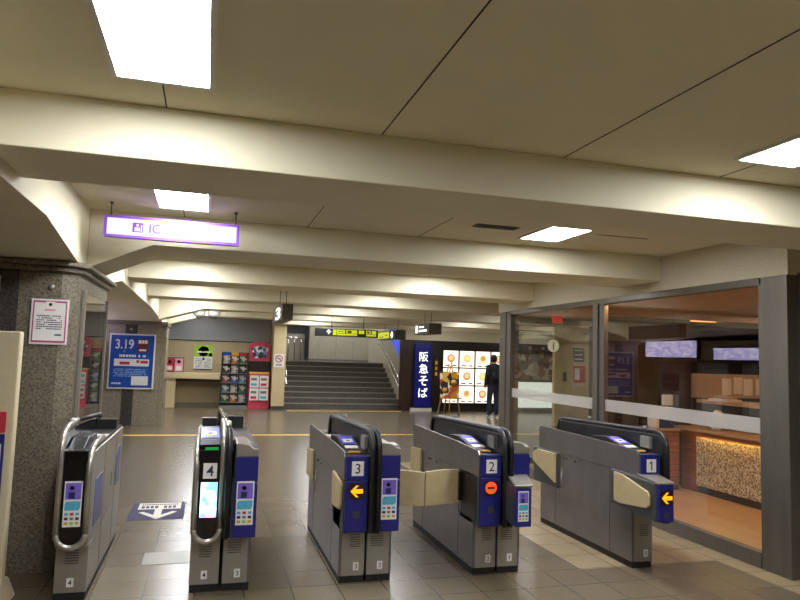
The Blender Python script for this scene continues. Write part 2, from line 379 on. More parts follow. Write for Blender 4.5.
# far hall
struct(MB().box(-7, 1.82, 20.25, 20.4, 0, 2.7).build('wall_back', 'tan'))
struct(MB().box(-1.3, 1.82, 20.235, 20.249, 1.92, 2.7).build('trim_16', 'greywall'))
struct(MB().box(-1.3, 1.82, 20.22, 20.249, 1.895, 1.92).build('trim_17', 'seam'))
struct(MB().box(-1.3, 1.82, 20.2, 20.249, 0, .12).build('baseboard_back', 'granite'))
struct(MB().box(1.84, 2.2, 19.45, 22.3, 0, 2.7).build('wall_stair_left', 'counter'))
struct(MB().box(1.83, 2.205, 19.44, 19.6, 0, .1).build('baseboard_stair', 'dkgranite'))
struct(MB().box(5.85, 5.95, 19.7, 25.6, 0, 4.1).build('wall_stair_right', 'landwall'))
struct(MB().box(3.6, 5.85, 24.5, 24.7, 1.2, 4.1).build('wall_landing', 'landwall'))
lj = MB()
for x in (3.95, 4.6, 5.25): lj.box(x, x+.008, 24.494, 24.5, 1.45, 4.0)
lj.box(3.6, 5.85, 24.48, 24.5, 1.37, 1.45)
struct(lj.build('trim_18', 'grey'))
struct(MB().box(-1, 6, 26.5, 26.7, 1.2, 4.1).build('wall_landing_left', 'greywall'))
struct(MB().box(-1, 3.6, 22.4, 26.5, 1.2, 1.38).box(3.6, 5.85, 22.3, 24.5, 1.2, 1.38).build('floor_landing', 'stair'))
struct(MB().box(-1, 6.2, 19.9, 27, 4.1, 4.2).build('ceiling_stair', 'paint'))
struct(MB().box(1.82, 14, 19.7, 19.9, 2.45, 4.1).build('wall_over_stair', 'paint'))
struct(MB().prism([(2.2, 1.95), (3.25, 4.1), (2.2, 4.1)], 'y', 22.8, 24.2).build('trim_19', 'dgrey'))
# soba shop front wall
struct(MB().box(5.95, 14, 19.3, 19.6, 0, 2.14).build('wall_noodle_shop', 'ebony'))
struct(MB().box(5.7, 5.95, 19.3, 19.7, 0, 2.14).build('trim_20', 'woodd'))
struct(MB().box(5.65, 14, 19.25, 19.7, 2.14, 2.7).build('trim_21', 'fascia'))
struct(MB().box(5.95, 6.62, 19.26, 19.3, 0, .1).build('baseboard_noodle', 'white'))

# ================================================================= PILLARS
p = thing('pillar', 'speckled granite pillar behind the leftmost ticket gate, with a pink-bordered notice on it', 'pillar', (0, 0, 0))
MB().prism([(-2.6, 5.38), (-1.05, 5.38), (-.945, 5.48), (-.945, 6.85), (-1.05, 6.95), (-2.6, 6.95)], 'z', 0, 2.15).build('shaft', 'granite', p)
MB().prism([(-2.7, 5.30), (-1.0, 5.30), (-.87, 5.43), (-.87, 6.9), (-1.0, 7.03), (-2.7, 7.03)], 'z', 2.19, 2.225).prism([(-2.65, 5.34), (-1.03, 5.34), (-.91, 5.45), (-.91, 6.88), (-1.03, 7.0), (-2.65, 7.0)], 'z', 2.15, 2.19).build('cornice', 'granite', p, .008)
MB().box(-1.62, -1.33, 5.372, 5.381, 0, 2.15).build('stone_inlay', 'dkgranite', p)
MB().box(-.944, -.925, 5.62, 6.75, .95, 2.02).build('glass_panel', 'glass2', p)
MB().box(-.944, -.905, 5.58, 6.79, .90, .95).box(-.944, -.915, 5.58, 5.62, .95, 2.04).box(-.944, -.915, 6.75, 6.79, .95, 2.04).build('panel_frame', 'steel', p, .004)
MB().lathe([(0.001, -.014), (.012, -.014), (.02, -.006), (.022, 0)], (-1.12, 5.38, 2.035), 16, axis='y').build('bolt', 'steel', p)
p = thing('pillar', 'granite pillar further back carrying the blue poster', 'pillar')
MB().box(-2.15, -.95, 15.2, 16.4, 0, 2.12).box(-.95, -.86, 15.28, 16.3, 0, 2.12).build('shaft', 'granite2', p)
MB().box(-2.2, -.83, 15.12, 16.45, 2.12, 2.2).build('cornice', 'granite', p, .01)
MB().box(-1.68, -1.45, 15.19, 15.201, 0, 2.12).build('stone_inlay', 'dkgranite', p)
MB().lathe([(0.001, -.02), (.03, -.02), (.035, 0)], (-1.56, 15.19, 2.02), 14, axis='y').build('bolt', 'steel', p)

# notice on the near pillar
n = thing('notice', 'white notice with a pink border taped to the near granite pillar', 'notice', (-1.115, 5.368, 1.78))
box('sheet', 'white', n, -.125, .125, 0, .006, -.165, .165)
MB().box(-.112, -.104, -.002, 0, -.152, .152).box(.104, .112, -.002, 0, -.152, .152).box(-.104, -.03, -.002, 0, .140, .152).box(.03, .104, -.002, 0, .140, .152).box(-.03, .03, -.002, 0, .147, .152).box(-.104, .104, -.002, 0, -.152, -.138).build('border', mat('magenta border', (170, 62, 110), .5), n)
box('heading', 'pink', n, -.035, .035, -.001, 0, .078, .092)
rows(-.085, .085, -.001, -.06, .05, 7, 3).build('printing', 'ink', n)
box('signature', 'ink', n, .04, .085, -.001, 0, -.1, -.09)
MB().lathe([(.001, 0), (.012, 0)], (0, -.001, .125), 10, axis='y').build('emblem', 'grey', n)

# blue poster
n = thing('poster', 'blue 3.19 poster in a pale frame on the far granite pillar', 'poster', (-1.5, 15.13, 1.36))
box('frame', 'white', n, -.47, .44, .0, .06, -.60, .56, bevel=.005)
box('sheet', 'bluesign', n, -.44, .41, -.004, 0, -.57, .53)
text('lettering', '3.19', 'white', n, (-.17, -.007, .34), .2, w=.36, bold=.015)
text('lettering', '土', 'white', n, (-.17, -.007, .19), .04)
MB().box(.08, .30, -.008, -.004, .18, .46).build('picture', mat('maroon train print', (104, 36, 44), .4), n)
for a in ((.10, .16, .36, .43), (.17, .21, .36, .43), (.22, .28, .36, .43), (.12, .26, .2, .24)): MB().box(a[0], a[1], -.010, -.008, a[2], a[3]).build('picture_window', 'white', n)
rows(-.30, .27, -.006, .06, .13, 1, 8, .15).build('printing', 'white', n)
box('banner', 'white', n, -.36, .33, -.007, -.004, -.12, .03)
MB().box(-.25, -.05, -.009, -.007, -.09, -.03).box(.08, .14, -.009, -.007, -.05, .01).box(.16, .31, -.009, -.007, -.06, .0).build('banner_print', 'red', n)
rows(-.36, .3, -.006, -.35, -.17, 5, 9).build('printing', mat('pale blue', (150, 190, 230), .5), n)
box('map_box', 'white', n, .0, .33, -.007, -.004, -.52, -.33)
rows(-.38, -.2, -.006, -.51, -.46, 1, 11, .15).build('printing', 'white', n)

# cabinet at the left edge of the view
c = thing('notice_board', 'cream standing board at the left edge, with red and blue prints', 'board', (-1.52, 4.7, 0))
MB().box(-.3, .37, .08, .16, .0, 1.69).build('panel', 'cream', c, .01)
MB().prism([(-.1, 0), (.42, 0), (.37, .12), (-.1, .12)], 'y', .0, .24).build('foot', 'cream', c, .01)
box('print', 'red', c, -.28, .325, .07, .079, 1.05, 1.18); box('print', 'blue', c, -.28, .325, .07, .079, .55, 1.04)
box('print', 'white', c, -.28, .31, .062, .07, .75, .98)
# small pale box on the pillar
tag(MB().box(-1.62, -1.45, 5.33, 5.372, 1.98, 2.1).build('wall_box', 'white', None, .006), 'small white box fixed high on the near pillar at the picture edge', 'box')

# ================================================================= CEILING LIGHTS
k = 0
GL = 'recessed fluorescent lights in the ceiling bays'
pos = {1.60: 'nearest', 4.14: 'second', 6.95: 'third', 9.65: 'fourth', 12.4: 'fifth', 15.1: 'sixth', -1.0: 'behind', 17.8: 'seventh'}
for y, wd in pos.items():
    for x, sd in ((-.225, 'left'), (2.81, 'right')):
        lab = {'nearest': 'recessed light in the first ceiling bay, %s row', 'second': 'recessed light in the second ceiling bay, %s row'}.get(wd, 'recessed light in the '+wd+' ceiling bay, %s row hidden behind the beams') % sd
        if (wd, sd) == ('nearest', 'left'): lab = 'large bright ceiling light at the top left of the view'
        if (wd, sd) == ('nearest', 'right'): lab = 'bright ceiling light cut by the right edge of the view'
        if (wd, sd) == ('second', 'left'): lab = 'small looking ceiling light just above the purple IC sign'
        if (wd, sd) == ('second', 'right'): lab = 'ceiling light beside the dark air vent'
        t = thing('ceiling_light', lab, 'ceiling light', (x, y+.6, 2.7), 0, GL)
        fr = MB().box(-.20, -.178, -.62, .62, -.014, .0).box(.178, .20, -.62, .62, -.014, 0).box(-.178, .178, -.62, -.598, -.014, 0).box(-.178, .178, .598, .62, -.014, 0)
        fr.build('frame', 'white', t); box('diffuser', 'lamp', t, -.178, .178, -.598, .598, -.009, -.001)
for y in (13.0, 16.0, 18.0):
    for x in (6.6, 10.0):
        t = thing('ceiling_light', 'recessed light in the passage beyond the glass shop, hidden behind beams', 'ceiling light', (x, y-.1, 2.7), 0, 'passage lights')
        MB().box(-.20, -.178, -.3, .3, -.014, .0).box(.178, .20, -.3, .3, -.014, 0).build('frame', 'white', t); box('diffuser', 'lamp', t, -.178, .178, -.298, .298, -.009, -.001)
for x in (3.2, 4.7):  # unseen fill lamps added to brighten the stairs and landing
    t = thing('ceiling_light', 'unseen fill light added over the upper stair landing', 'ceiling light', (x, 23.2, 4.1), 0, 'added stair fill lights')
    MB().box(-.3, .3, -.5, .5, -.03, .0).build('frame', 'white', t); box('diffuser', 'lamp', t, -.27, .27, -.47, .47, -.04, -.03)
# vents
v = thing('air_vent', 'dark slotted air vent in the ceiling left of the small light', 'vent', (2.24, 5.0, 2.7))
box('frame', 'dgrey', v, -.19, .19, -.06, .06, -.006, 0); 
MB().box(-.17, .17, -.045, .045, -.008, -.006).build('backing', 'black', v)
for yy in (-.03, 0, .03): box('slat', 'dgrey', v, -.17, .17, yy-.006, yy+.006, -.012, -.008)
v = thing('air_vent', 'thin line vent in the ceiling right of the small light', 'vent', (3.4, 4.94, 2.7))
box('slot', 'grey', v, -.25, .25, -.008, .008, -.004, 0)

# ================================================================= IC sign
n = thing('hanging_sign', 'purple-edged lit IC sign hanging near the left pillar', 'sign', (-.295, 5.3, 2.51))
MB().box(-.485, .485, 0.002, .09, -.078, .078).build('case', 'white', n, .004)
MB().box(-.49, -.468, -.006, .02, -.082, .082).box(.468, .49, -.006, .02, -.082, .082).box(-.468, .468, -.006, .02, .062, .082).box(-.468, .468, -.006, .02, -.082, -.062).build('edge_frame', 'purple', n)
box('lit_panel', 'sign', n, -.468, .468, -.004, .002, -.062, .062)
text('lettering', 'IC', 'signv', n, (-.13, -.006, .0), .07, bold=.01)
text('lettering', '専用', 'signf', n, (.08, -.006, 0), .07)
MB().box(-.29, -.215, -.006, -.004, -.036, .036).build('pictogram', 'signv', n)
MB().lathe([(.001, 0), (.011, 0)], (-.255, -.008, .016), 12, axis='y').box(-.275, -.238, -.008, -.006, -.028, .0).box(-.232, -.222, -.008, -.006, -.03, .02).build('pictogram', 'sign', n)
for x in (-.45, .46):
    MB().tube([(x, .045, .08), (x, .045, .188)], .005).lathe([(.012, .175), (.014, .19)], (x, .045, 0), 10).build('hanger', 'dgrey', n)

# ================================================================= hanging signs far
def side_sign(label, x, w, y0, y1, z0, z1):
    t = thing('hanging_sign', label, 'sign', (x, y0, z0))
    MB().box(0, w, 0, y1-y0, 0, z1-z0).build('case', 'signcase', t, .006)
    MB().box(-.004, 0, .02, y1-y0-.02, .015, z1-z0-.015).build('face', 'black', t)
    for yy in (.25, y1-y0-.25): MB().tube([(w/2, yy, z1-z0), (w/2, yy, 2.7-z0)], .005).build('hanger', 'dgrey', t)
    return t
t = side_sign('black box sign with a glowing white 3 hanging left of the stairs', 1.0, .15, 9.5, 10.9, 2.08, 2.31)
text('lettering', '3', 'lit', t, (-.006, .6, .115), .18, '-x', w=.7, bold=.03)
t = side_sign('grey box sign with glowing white lines hanging near the noodle shop', 4.1, .26, 12.2, 13.1, 2.07, 2.28)
MB().box(-.006, -.004, .70, .84, .03, .18).box(-.006, -.004, .3, .62, .13, .16).box(-.006, -.004, .12, .62, .05, .09).build('lettering', 'lit', t)
t = side_sign('box sign with lit yellow and white side panel, right of the stair sign', 4.3, .26, 15.3, 17.0, 2.03, 2.25)
MB().box(-.007, -.004, .55, 1.65, .03, .19).build('lit_panel', 'yellit', t)
MB().lathe([(.001, 0), (.085, 0)], (-.007, .3, .11), 14, axis='x').box(-.008, -.005, .2, .4, .08, .14).build('lettering', 'lit', t)
MB().box(-.009, -.007, .7, .95, .1, .12).box(-.009, -.007, 1.1, 1.5, .06, .08).build('printing', 'black', t)
t = thing('hanging_sign', 'long black sign with lit yellow panels hanging before the stairs', 'sign', (2.5, 16, 2.06))
MB().box(0, 1.55, 0, .16, 0, .19).build('case', 'black', t, .006)
MB().box(.30, .33, -.003, 0, .05, .13).prism([(.25, .1), (.315, .16), (.38, .1)], 'y', -.003, 0).build('arrow', 'lit', t)
y1 = MB()
for a, b in ((.42, .5), (.51, .72), (.75, 1.02), (1.06, 1.2), (1.25, 1.36), (1.39, 1.5)): y1.box(a, b, -.003, 0, .08 if a > .5 else .03, .165)
y1.box(.51, 1.02, -.003, 0, .03, .07).box(1.25, 1.5, -.003, 0, .03, .07)
y1.build('lit_panel', 'yellit', t)
MB().box(.78, .88, -.006, -.003, .09, .15).box(.54, .68, -.006, -.003, .115, .13).box(1.27, 1.33, -.006, -.003, .1, .15).build('printing', mat('dark olive', (40, 40, 10), .5), t)
for x in (.4, 1.2): MB().tube([(x, .08, .19), (x, .08, .64)], .010).build('hanger', 'dgrey', t)

# dome cameras
for x, l in ((-.19, 'left white dome camera under the beam before the back wall'), (.1, 'right white dome camera under the beam before the back wall')):
    t = thing('dome_camera', l, 'camera', (x, 14.1, 2.45), 0, 'ceiling dome cameras')
    MB().lathe([(.06, 0), (.12, -.01), (.125, -.05), (.115, -.12), (.08, -.14)], (0, 0, 0)).build('housing', 'white', t)
    MB().lathe([(.075, -.14), (.06, -.17), (.03, -.185), (.002, -.19)], (0, 0, 0)).build('dome', 'grey', t)

# ================================================================= TICKET GATES
Y0 = 4.75
def digit(parent, s, x, y, z, h, w=None, mcol='ink', board=None):
    if board: parent = box('number_tag', 'white', parent, x-board[0]/2, x+board[0]/2, y-.002, y, z-board[1]/2, z+board[1]/2)
    text('number', s, mcol, parent, (x, y-.0035, z), h, w=w, bold=.004)
def led(parent, kind, x, y, z, s=.062):
    parent = box('indicator', 'ledbg', parent, x-s*.6, x+s*.6, y-.003, y, z-s*.62, z+s*.62)
    if kind == 'arrow':
        a = s*.52; t = s*.17
        pts = [(x-a, z), (x-.1*a, z+a*.9), (x+.3*a, z+a*.9), (x-.28*a, z+t), (x+a, z+t), (x+a, z-t), (x-.28*a, z-t), (x+.3*a, z-a*.9), (x-.1*a, z-a*.9)]
        MB().prism(pts, 'y', y-.006, y-.003).build('arrow_light', 'arrow', parent)
    else:
        MB().lathe([(.001, -.006), (s*.52, -.006), (s*.52, -.003)], (x, y, z), 24, axis='y', smooth=False).build('stop_light', 'redled', parent)
        box('stop_bar', 'ledbg', parent, x-s*.33, x+s*.33, y-.008, y-.006, z-s*.09, z+s*.09)
def sticker(parent, x0, x1, y, z0, z1):
    parent = box('sticker', 'white', parent, x0, x1, y-.002, y, z0, z1); w = x1-x0; h = z1-z0
    s = MB().box(x0+.06*w, x0+.94*w, y-.003, y-.002, z0+.60*h, z1-.04*h); s.build('sticker_print', 'violet', parent)
    MB().lathe([(.001, 0), (w*.13, 0)], (x0+.42*w, y-.004, z0+.85*h), 12, axis='y').box(x0+.25*w, x0+.6*w, y-.004, y-.003, z0+.62*h, z0+.76*h).build('sticker_print', 'navy', parent)
    MB().prism([(x0+.06*w, z0+.36*h), (x0+.85*w, z0+.36*h), (x0+.94*w, z0+.42*h), (x0+.94*w, z0+.56*h), (x0+.15*w, z0+.56*h), (x0+.06*w, z0+.5*h)], 'y', y-.003, y-.002).build('sticker_print', 'teal', parent)
    r = random.Random(4); cols = ['orange', 'red', 'navy', 'green', 'teal', 'grey']
    for i in range(3):
        for j in range(3):
            c = cols[(i*3+j*2) % 6]; xx = x0+(.08+.31*i)*w; zz = z0+(.05+.1*j)*h
            MB().box(xx, xx+.2*w, y-.003, y-.002, zz, zz+.06*h).build('sticker_print', c, parent)
def vents(parent, x0, x1, y, z0, n=6):
    b = MB()
    for k in range(n): b.box(x0, x1, y-.0015, y, z0+k*.016, z0+k*.016+.005)
    b.build('vent_slots', 'dgrey', parent)
def flap_shape(y0, y1, z0, z1):
    d = y1-y0; h = z1-z0
    return [(y1, z0+.03*h), (y1, z1), (y1-.25*d, z1), (y0+.05*d, z0+.72*h), (y0, z0+.6*h), (y0, z0+.3*h), (y0+.08*d, z0+.18*h), (y1-.2*d, z0)]
def left_cab(t, num, front='arrow', wing=False, lane_open=True):
    """cabinet whose lane face is on its left; local origin at its front left foot"""
    box('plinth', 'rubber', t, .006, .182, .004, 1.5, 0, .05)
    MB().box(.0, .185, 0, 1.5, .05, .74).build('body', 'steelh', t, .004)
    MB().box(.02, .185, -.004, 0, .05, .74).build('front_plate', 'steel', t, .003)
    # upper housing, slightly sloping top
    MB().prism([(-.1, .735), (-.1, .895), (-.07, .925), (.35, .94), (1.50, .955), (1.54, .93), (1.54, .735)], 'x', -.004, .012).prism([(-.1, .735), (-.1, .895), (.0, .897), (1.54, .90), (1.54, .735)], 'x', .012, .19).build('upper_housing', 'steelh', t, .003)
    MB().box(.014, .188, -.02, 1.52, .901, .906).build('top_tray', 'gloss', t)
    # raised reader and sunk ticket slot
    MB().prism([(.04, .906), (.10, .915), (.42, .975), (.62, .965), (.70, .906)], 'x', .03, .165).build('reader_block', 'black', t, .006)
    sl = Vector((0, .32, .06)).normalized()
    def onslope(name, m, a, b, x0, x1, up):
        p0 = Vector((0, .10, .915))+sl*a; p1 = Vector((0, .10, .915))+sl*b; nrm = Vector((0, -.06, .32)).normalized()*up
        vs = [(x, p.y+q.y, p.z+q.z) for q in (Vector((0, 0, 0)), nrm) for p in (p0, p1) for x in (x0, x1)]
        MB().add(vs, [(0, 1, 3, 2), (4, 6, 7, 5), (0, 4, 5, 1), (2, 3, 7, 6), (0, 2, 6, 4), (1, 5, 7, 3)]).build(name, m, t)
    onslope('reader_panel', mat('reader violet', (86, 84, 196), .35), .12, .32, .045, .15, .003)
    onslope('reader_print', 'white', .16, .24, .06, .135, .005)
    onslope('reader_print', 'navy', .19, .21, .085, .11, .0065)
    onslope('reader_print', 'white', .03, .09, .05, .145, .003)
    MB().box(.05, .13, -.005, .03, .906, .916).build('ticket_slot', 'orange', t)
    box('top_sticker', 'pink', t, .03, .11, .8, .95, .906, .909); box('top_sticker', 'white', t, .03, .11, .97, 1.1, .906, .909)
    # blue front
    MB().box(.008, .168, -.125, -.10, .735, .90).build('number_panel', 'blue', t, .004)
    digit(t, num, .088, -.126, .815, .068, board=(.085, .1))
    if not wing:
        MB().box(.008, .168, -.125, -.10, .38, .730).build('front_panel', 'blue', t, .004)
        MB().box(.0, .165, -.10, .27, .37, .735).build('flap_housing', 'dgrey', t, .004)
        led(t, front, .085, -.126, .66, .085)
        box('sensor', 'dgrey', t, .066, .112, -.128, -.125, .475, .522)
    else:
        wing_box(t, 'flap_housing', 'dgrey', (-.02, .15), (-.075, .062), .27, -.39, .46, .735, .45, .735, .012)
        wing_box(t, 'front_panel', 'blue', (-.062, .066), (-.066, .062), -.38, -.42, .455, .725, .455, .725, .005)
        wing_box(t, 'wing_lid', 'steel', (-.005, .175), (-.075, .066), -.07, -.425, .742, .752, .728, .742, .005)
        led(t, front, .0, -.421, .63, .085)
        box('sensor', 'dgrey', t, -.02, .02, -.424, -.42, .485, .525)
    digit(t, num, .125, -.005, .115, .032, board=(.04, .055)); vents(t, .075, .15, -.004, .25)
    MB().box(-.002, .0, 1.2, 1.202, .05, .735).box(-.002, .0, .3, .302, .05, .735).box(-.002, 0, 0, 1.5, .733, .737).build('panel_joint', 'black', t)
    b = MB()
    for yy, zz in ((1.0, .7), (1.05, .7), (.85, .70)): b.lathe([(.001, -.006), (.009, -.006), (.009, 0)], (0, yy, zz), 10, axis='x')
    b.build('screw', 'black', t)
    MB().box(-.006, 0, 1.06, 1.10, .50, .60).tube([(-.01, 1.08, .56), (-.01, 1.08, .42)], .004).build('lock', 'steel', t)
def wing_box(t, name, m, b, f, yb, yf, z0b, z1b, z0f, z1f, bevel=.008):
    v = [(b[0], yb, z0b), (b[1], yb, z0b), (f[1], yf, z0f), (f[0], yf, z0f), (b[0], yb, z1b), (b[1], yb, z1b), (f[1], yf, z1f), (f[0], yf, z1f)]
    return MB().add(v, [(0, 1, 2, 3), (4, 5, 6, 7), (0, 1, 5, 4), (1, 2, 6, 5), (2, 3, 7, 6), (3, 0, 4, 7)]).build(name, m, t, bevel)
def wing_flap(t, m):
    pr = flap_shape(-.34, .17, .49, .725); v = []
    for d in (-.02, .0):
        for y, z in pr: v.append((-.019+(y-.27)*(.055/.66)+d-.006, y, z))
    n = len(pr); f = [tuple(range(n)), tuple(range(n, 2*n))]+[(i, (i+1) % n, n+(i+1) % n, n+i) for i in range(n)]
    return MB().add(v, f).build('flap', m, t, .006)
def flaps_folded(t, side=-1, x=0.0, wing=False, rear=True, front=True, m='beige'):
    xo = x-.022 if side < 0 else x; 
    if wing:
        if front: wing_flap(t, m)
        if rear:
            MB().box(x-.02, x+.1, 1.13, 1.62, .40, .735).build('flap_housing', 'dgrey', t, .01)
            MB().prism([(1.15, .45), (1.15, .725), (1.5, .725), (1.6, .68), (1.6, .6)], 'x', x-.045, x-.022).build('flap', m, t, .006)
    else:
        if front: MB().prism([(-.04, .52), (-.06, .55), (-.06, .69), (-.03, .715), (.24, .745), (.24, .5)], 'x', xo-.001, xo+.021).build('flap', m, t, .006)
        if rear: MB().prism([(1.25, .49), (1.25, .755), (1.55, .735), (1.55, .50)], 'x', xo-.001, xo+.021).build('flap', m, t, .006)
def right_cab(t, num, x0, wing=False):
    box('plinth', 'rubber', t, x0+.004, x0+.18, .004, 1.5, 0, .05)
    MB().box(x0, x0+.185, 0, 1.5, .05, .74).build('body', 'steelh', t, .004)
    MB().box(x0+.003, x0+.165, -.004, 0, .05, .74).build('front_plate', 'steel', t, .003)
    MB().box(x0+.045, x0+.195, -.10, 1.54, .735, .905).prism([(-.12, .905), (-.12, .94), (-.08, .97), (.05, .975), (.1, .955), (1.5, .95), (1.54, .905)], 'x', x0+.05, x0+.20).build('upper_housing', 'steelh', t, .006)
    MB().prism([(x0+.05, .905), (x0+.20, .905), (x0+.20, .955), (x0+.168, .957), (x0+.135, .985), (x0+.05, .995)], 'y', -.125, .25).build('front_cap', 'steel', t, .006)
    box('top_sticker', 'pink', t, x0+.07, x0+.13, .30, .36, .976, .979)
    MB().box(x0+.05, x0+.20, -.125, -.10, .735, .904).build('number_panel', 'blue', t, .004)
    if not wing:
        MB().box(x0+.05, x0+.20, -.125, -.10, .378, .730).build('front_panel', 'blue', t, .004)
        MB().box(x0+.03, x0+.19, -.10, .27, .37, .735).build('flap_housing', 'dgrey', t, .004)
        sticker(t, x0+.065, x0+.178, -.126, .46, .745)
    else:
        wing_box(t, 'flap_housing', 'dgrey', (x0+.03, x0+.185), (x0-.03, x0+.092), .27, -.335, .43, .735, .43, .71, .012)
        wing_box(t, 'front_panel', 'blue', (x0-.026, x0+.096), (x0-.03, x0+.092), -.33, -.37, .43, .70, .43, .70, .005)
        wing_box(t, 'wing_lid', 'steel', (x0+.02, x0+.19), (x0-.04, x0+.102), -.10, -.375, .742, .757, .706, .722, .005)
        sticker(t, x0-.012, x0+.068, -.371, .47, .68)
    digit(t, num, x0+.1, -.005, .115, .032, board=(.04, .055)); vents(t, x0+.03, x0+.12, -.004, .25)
def barrier(t, x, ends=(1.5,), single=False):
    """black hooped safety barrier over the gap between the two cabinets"""
    zf, zr = 1.07, 1.035
    def path(xx, d=0):
        p = [(xx, 1.52, .80), (xx, 1.53, .95), (xx, 1.50, zr-.02), (xx, 1.44, zr)]
        p += [(xx, 1.44-(1.44+.02)*k/6, zr+(zf-zr)*k/6) for k in range(1, 7)]
        p += [(xx, -.09, 1.055), (xx, -.135, 1.01), (xx, -.15, .95), (xx, -.152, .8), (xx, -.15, .38)]
        return p
    for xx in ((x,) if single else (x-.022, x+.027)): MB().tube(path(xx), .019, 12).build('barrier_rail', 'black', t)
    MB().prism([(-.14, .37), (-.14, 1.0), (-.08, 1.05), (1.48, 1.02), (1.5, .75), (1.5, .37)], 'x', x-.022, x+.022).build('barrier_panel', 'black', t, .01)
    for yy in (.12, .95): MB().lathe([(.02, -.01), (.02, .006), (.013, .016), (.002, .019)], (x-.004, yy, zf+.012), 14).build('sensor_lens', 'grey', t)
    box('sensor_box', 'grey', t, x-.05, x-.018, .0, .12, .93, 1.02); 

# gate between lanes 3 and 2
t = thing('ticket_gate', 'ticket gate numbered 3 with an amber arrow, third from the left', 'ticket gate', (.97, Y0, 0))
left_cab(t, '3', 'arrow'); flaps_folded(t); barrier(t, .208); right_cab(t, '2', .20)
MB().box(.39, .40, .19, .30, .47, .735).build('flap_hinge', 'black', t)
MB().prism([(.40, .475), (.40, .74), (.55, .735), (.71, .715), (.71, .455), (.55, .47)], 'y', .245, .27).build('flap', 'beige', t, .006)
MB().tube([(.705, .257, .456), (.705, .257, .714)], .005).build('flap_edge', mat('flap edge', (120, 104, 66), .6), t)
# gate between lanes 2 and 1
t = thing('ticket_gate', 'ticket gate numbered 2 with a round red no-entry light', 'ticket gate', (1.985, Y0, 0))
left_cab(t, '2', 'stop'); flaps_folded(t, front=False); barrier(t, .208); right_cab(t, '1', .20, wing=True)
MB().box(-.004, .0, -.06, .25, .40, .725).build('flap_recess', 'black', t)
MB().prism([(-.02, .47), (-.02, .735), (-.15, .735), (-.30, .72), (-.30, .455), (-.15, .465)], 'y', .245, .27).build('flap', 'beige', t, .006)
MB().box(-.03, .0, .22, .29, .50, .72).build('flap_hinge', 'black', t)
# gate 1
t = thing('ticket_gate', 'ticket gate numbered 1 by the shop window, amber arrow on a forward wing', 'ticket gate', (3.30, Y0-.09, 0))
left_cab(t, '1', 'arrow', wing=True); flaps_folded(t, wing=True); barrier(t, .215, single=True)

def round_cab(t, x0, x1, hi):
    """newer cabinet: steel rails round a glossy black tongue shaped panel; hi = side of the taller rail"""
    w = x1-x0; cx = (x0+x1)/2
    box('plinth', 'rubber', t, x0+.004, x1-.004, .004, 1.5, 0, .05)
    MB().box(x0, x1, 0, 1.5, .05, .345).build('body', 'steel', t, .004)
    MB().box(x0, x1, -.06, 1.52, .345, .93).build('upper_housing', 'steel', t, .006)
    # tongue
    pts = [(x0+.022, .95)]
    n = 12; r = w/2-.022
    pts += [(cx-r*math.cos(PI*k/n), .44-r*math.sin(PI*k/n)) for k in range(n+1)]+[(x1-.022, .95)]
    MB().prism(pts, 'y', -.112, -.05).build('black_panel', 'gloss', t, .004)
    for sd, xx in ((-1, x0+.011), (1, x1-.011)):
        top = 1.09 if sd == hi else .975
        yb = .12
        path = [(xx, yb+.25, top+.005), (xx, yb-.06, top), (xx, -.02, top-.015), (xx, -.08, top-.05), (xx, -.105, top-.11), (xx, -.11, .44)]
        MB().tube(path, .019, 12).build('side_rail', 'band', t)
    # U-shaped lower rail
    pth = [(cx-(r+.011)*math.cos(PI*k/n), -.105, .44-(r+.011)*math.sin(PI*k/n)) for k in range(n+1)]
    MB().tube(pth, .019, 12).build('lower_rail', 'band', t)
    box('top_tray', 'black', t, x0+.01, x1-.01, -.04, 1.52, .93, .945)
    digit(t, '4', cx, -.005, .115, .032, board=(.04, .055)); vents(t, cx-.04, cx+.04, -.001, .23)
# gate between lanes 4 and 3
t = thing('ticket_gate', 'ticket gate numbered 4 with a lit blue screen, second from the left', 'ticket gate', (-.035, Y0, 0))
round_cab(t, 0, .19, 1)
digit(t, '4', .098, -.1125, .815, .07, board=(.088, .1))
box('display', 'screen', t, .045, .15, -.116, -.112, .515, .74)
MB().prism([(-.10, .93), (-.02, 1.01), (.22, 1.06), (.42, 1.05), (.46, .945), (-.04, .935)], 'x', .02, .16).build('reader_block', 'black', t, .006)
def q(name, m, a, b, x0, x1, up):
    p0, p1 = Vector((0, -.02, 1.01)), Vector((0, .22, 1.06)); d = (p1-p0); nr = Vector((0, -d.z, d.y)).normalized()*up
    A = p0+d*a; B = p0+d*b
    MB().add([(x, p.y+k.y, p.z+k.z) for k in (Vector(), nr) for p in (A, B) for x in (x0, x1)], [(0, 1, 3, 2), (4, 6, 7, 5), (0, 4, 5, 1), (2, 3, 7, 6), (0, 2, 6, 4), (1, 5, 7, 3)]).build(name, m, t)
q('reader_panel', mat('reader violet lit', (104, 104, 216), .3), .1, .95, .03, .15, .003); q('reader_print', 'white', .3, .6, .05, .13, .005); q('reader_print', 'navy', .4, .5, .075, .105, .007)
MB().box(.055, .14, -.098, -.09, .945, .965).build('ticket_display', 'greenled', t)
MB().box(.02, .165, -.108, -.06, .93, .985).build('display_housing', 'gloss', t, .004)
MB().box(.06, .145, -.112, -.108, .95, .968).build('ticket_display', 'greenled', t)
box('rear_monitor', 'black', t, .03, .15, 1.25, 1.35, .945, 1.03); box('rear_monitor', 'black', t, .24, .37, 1.2, 1.32, .95, 1.05)
MB().tube([(.208, .0, 1.09), (.20, .1, 1.10), (.175, 1.35, 1.10), (.17, 1.45, 1.06), (.17, 1.5, .93)], .016, 12).build('top_rail', 'chrome', t)
MB().lathe([(.018, -.01), (.018, .012), (.002, .02)], (.208, .06, 1.11), 12).build('sensor_lens', 'white', t)
barrier(t, .215, single=True)
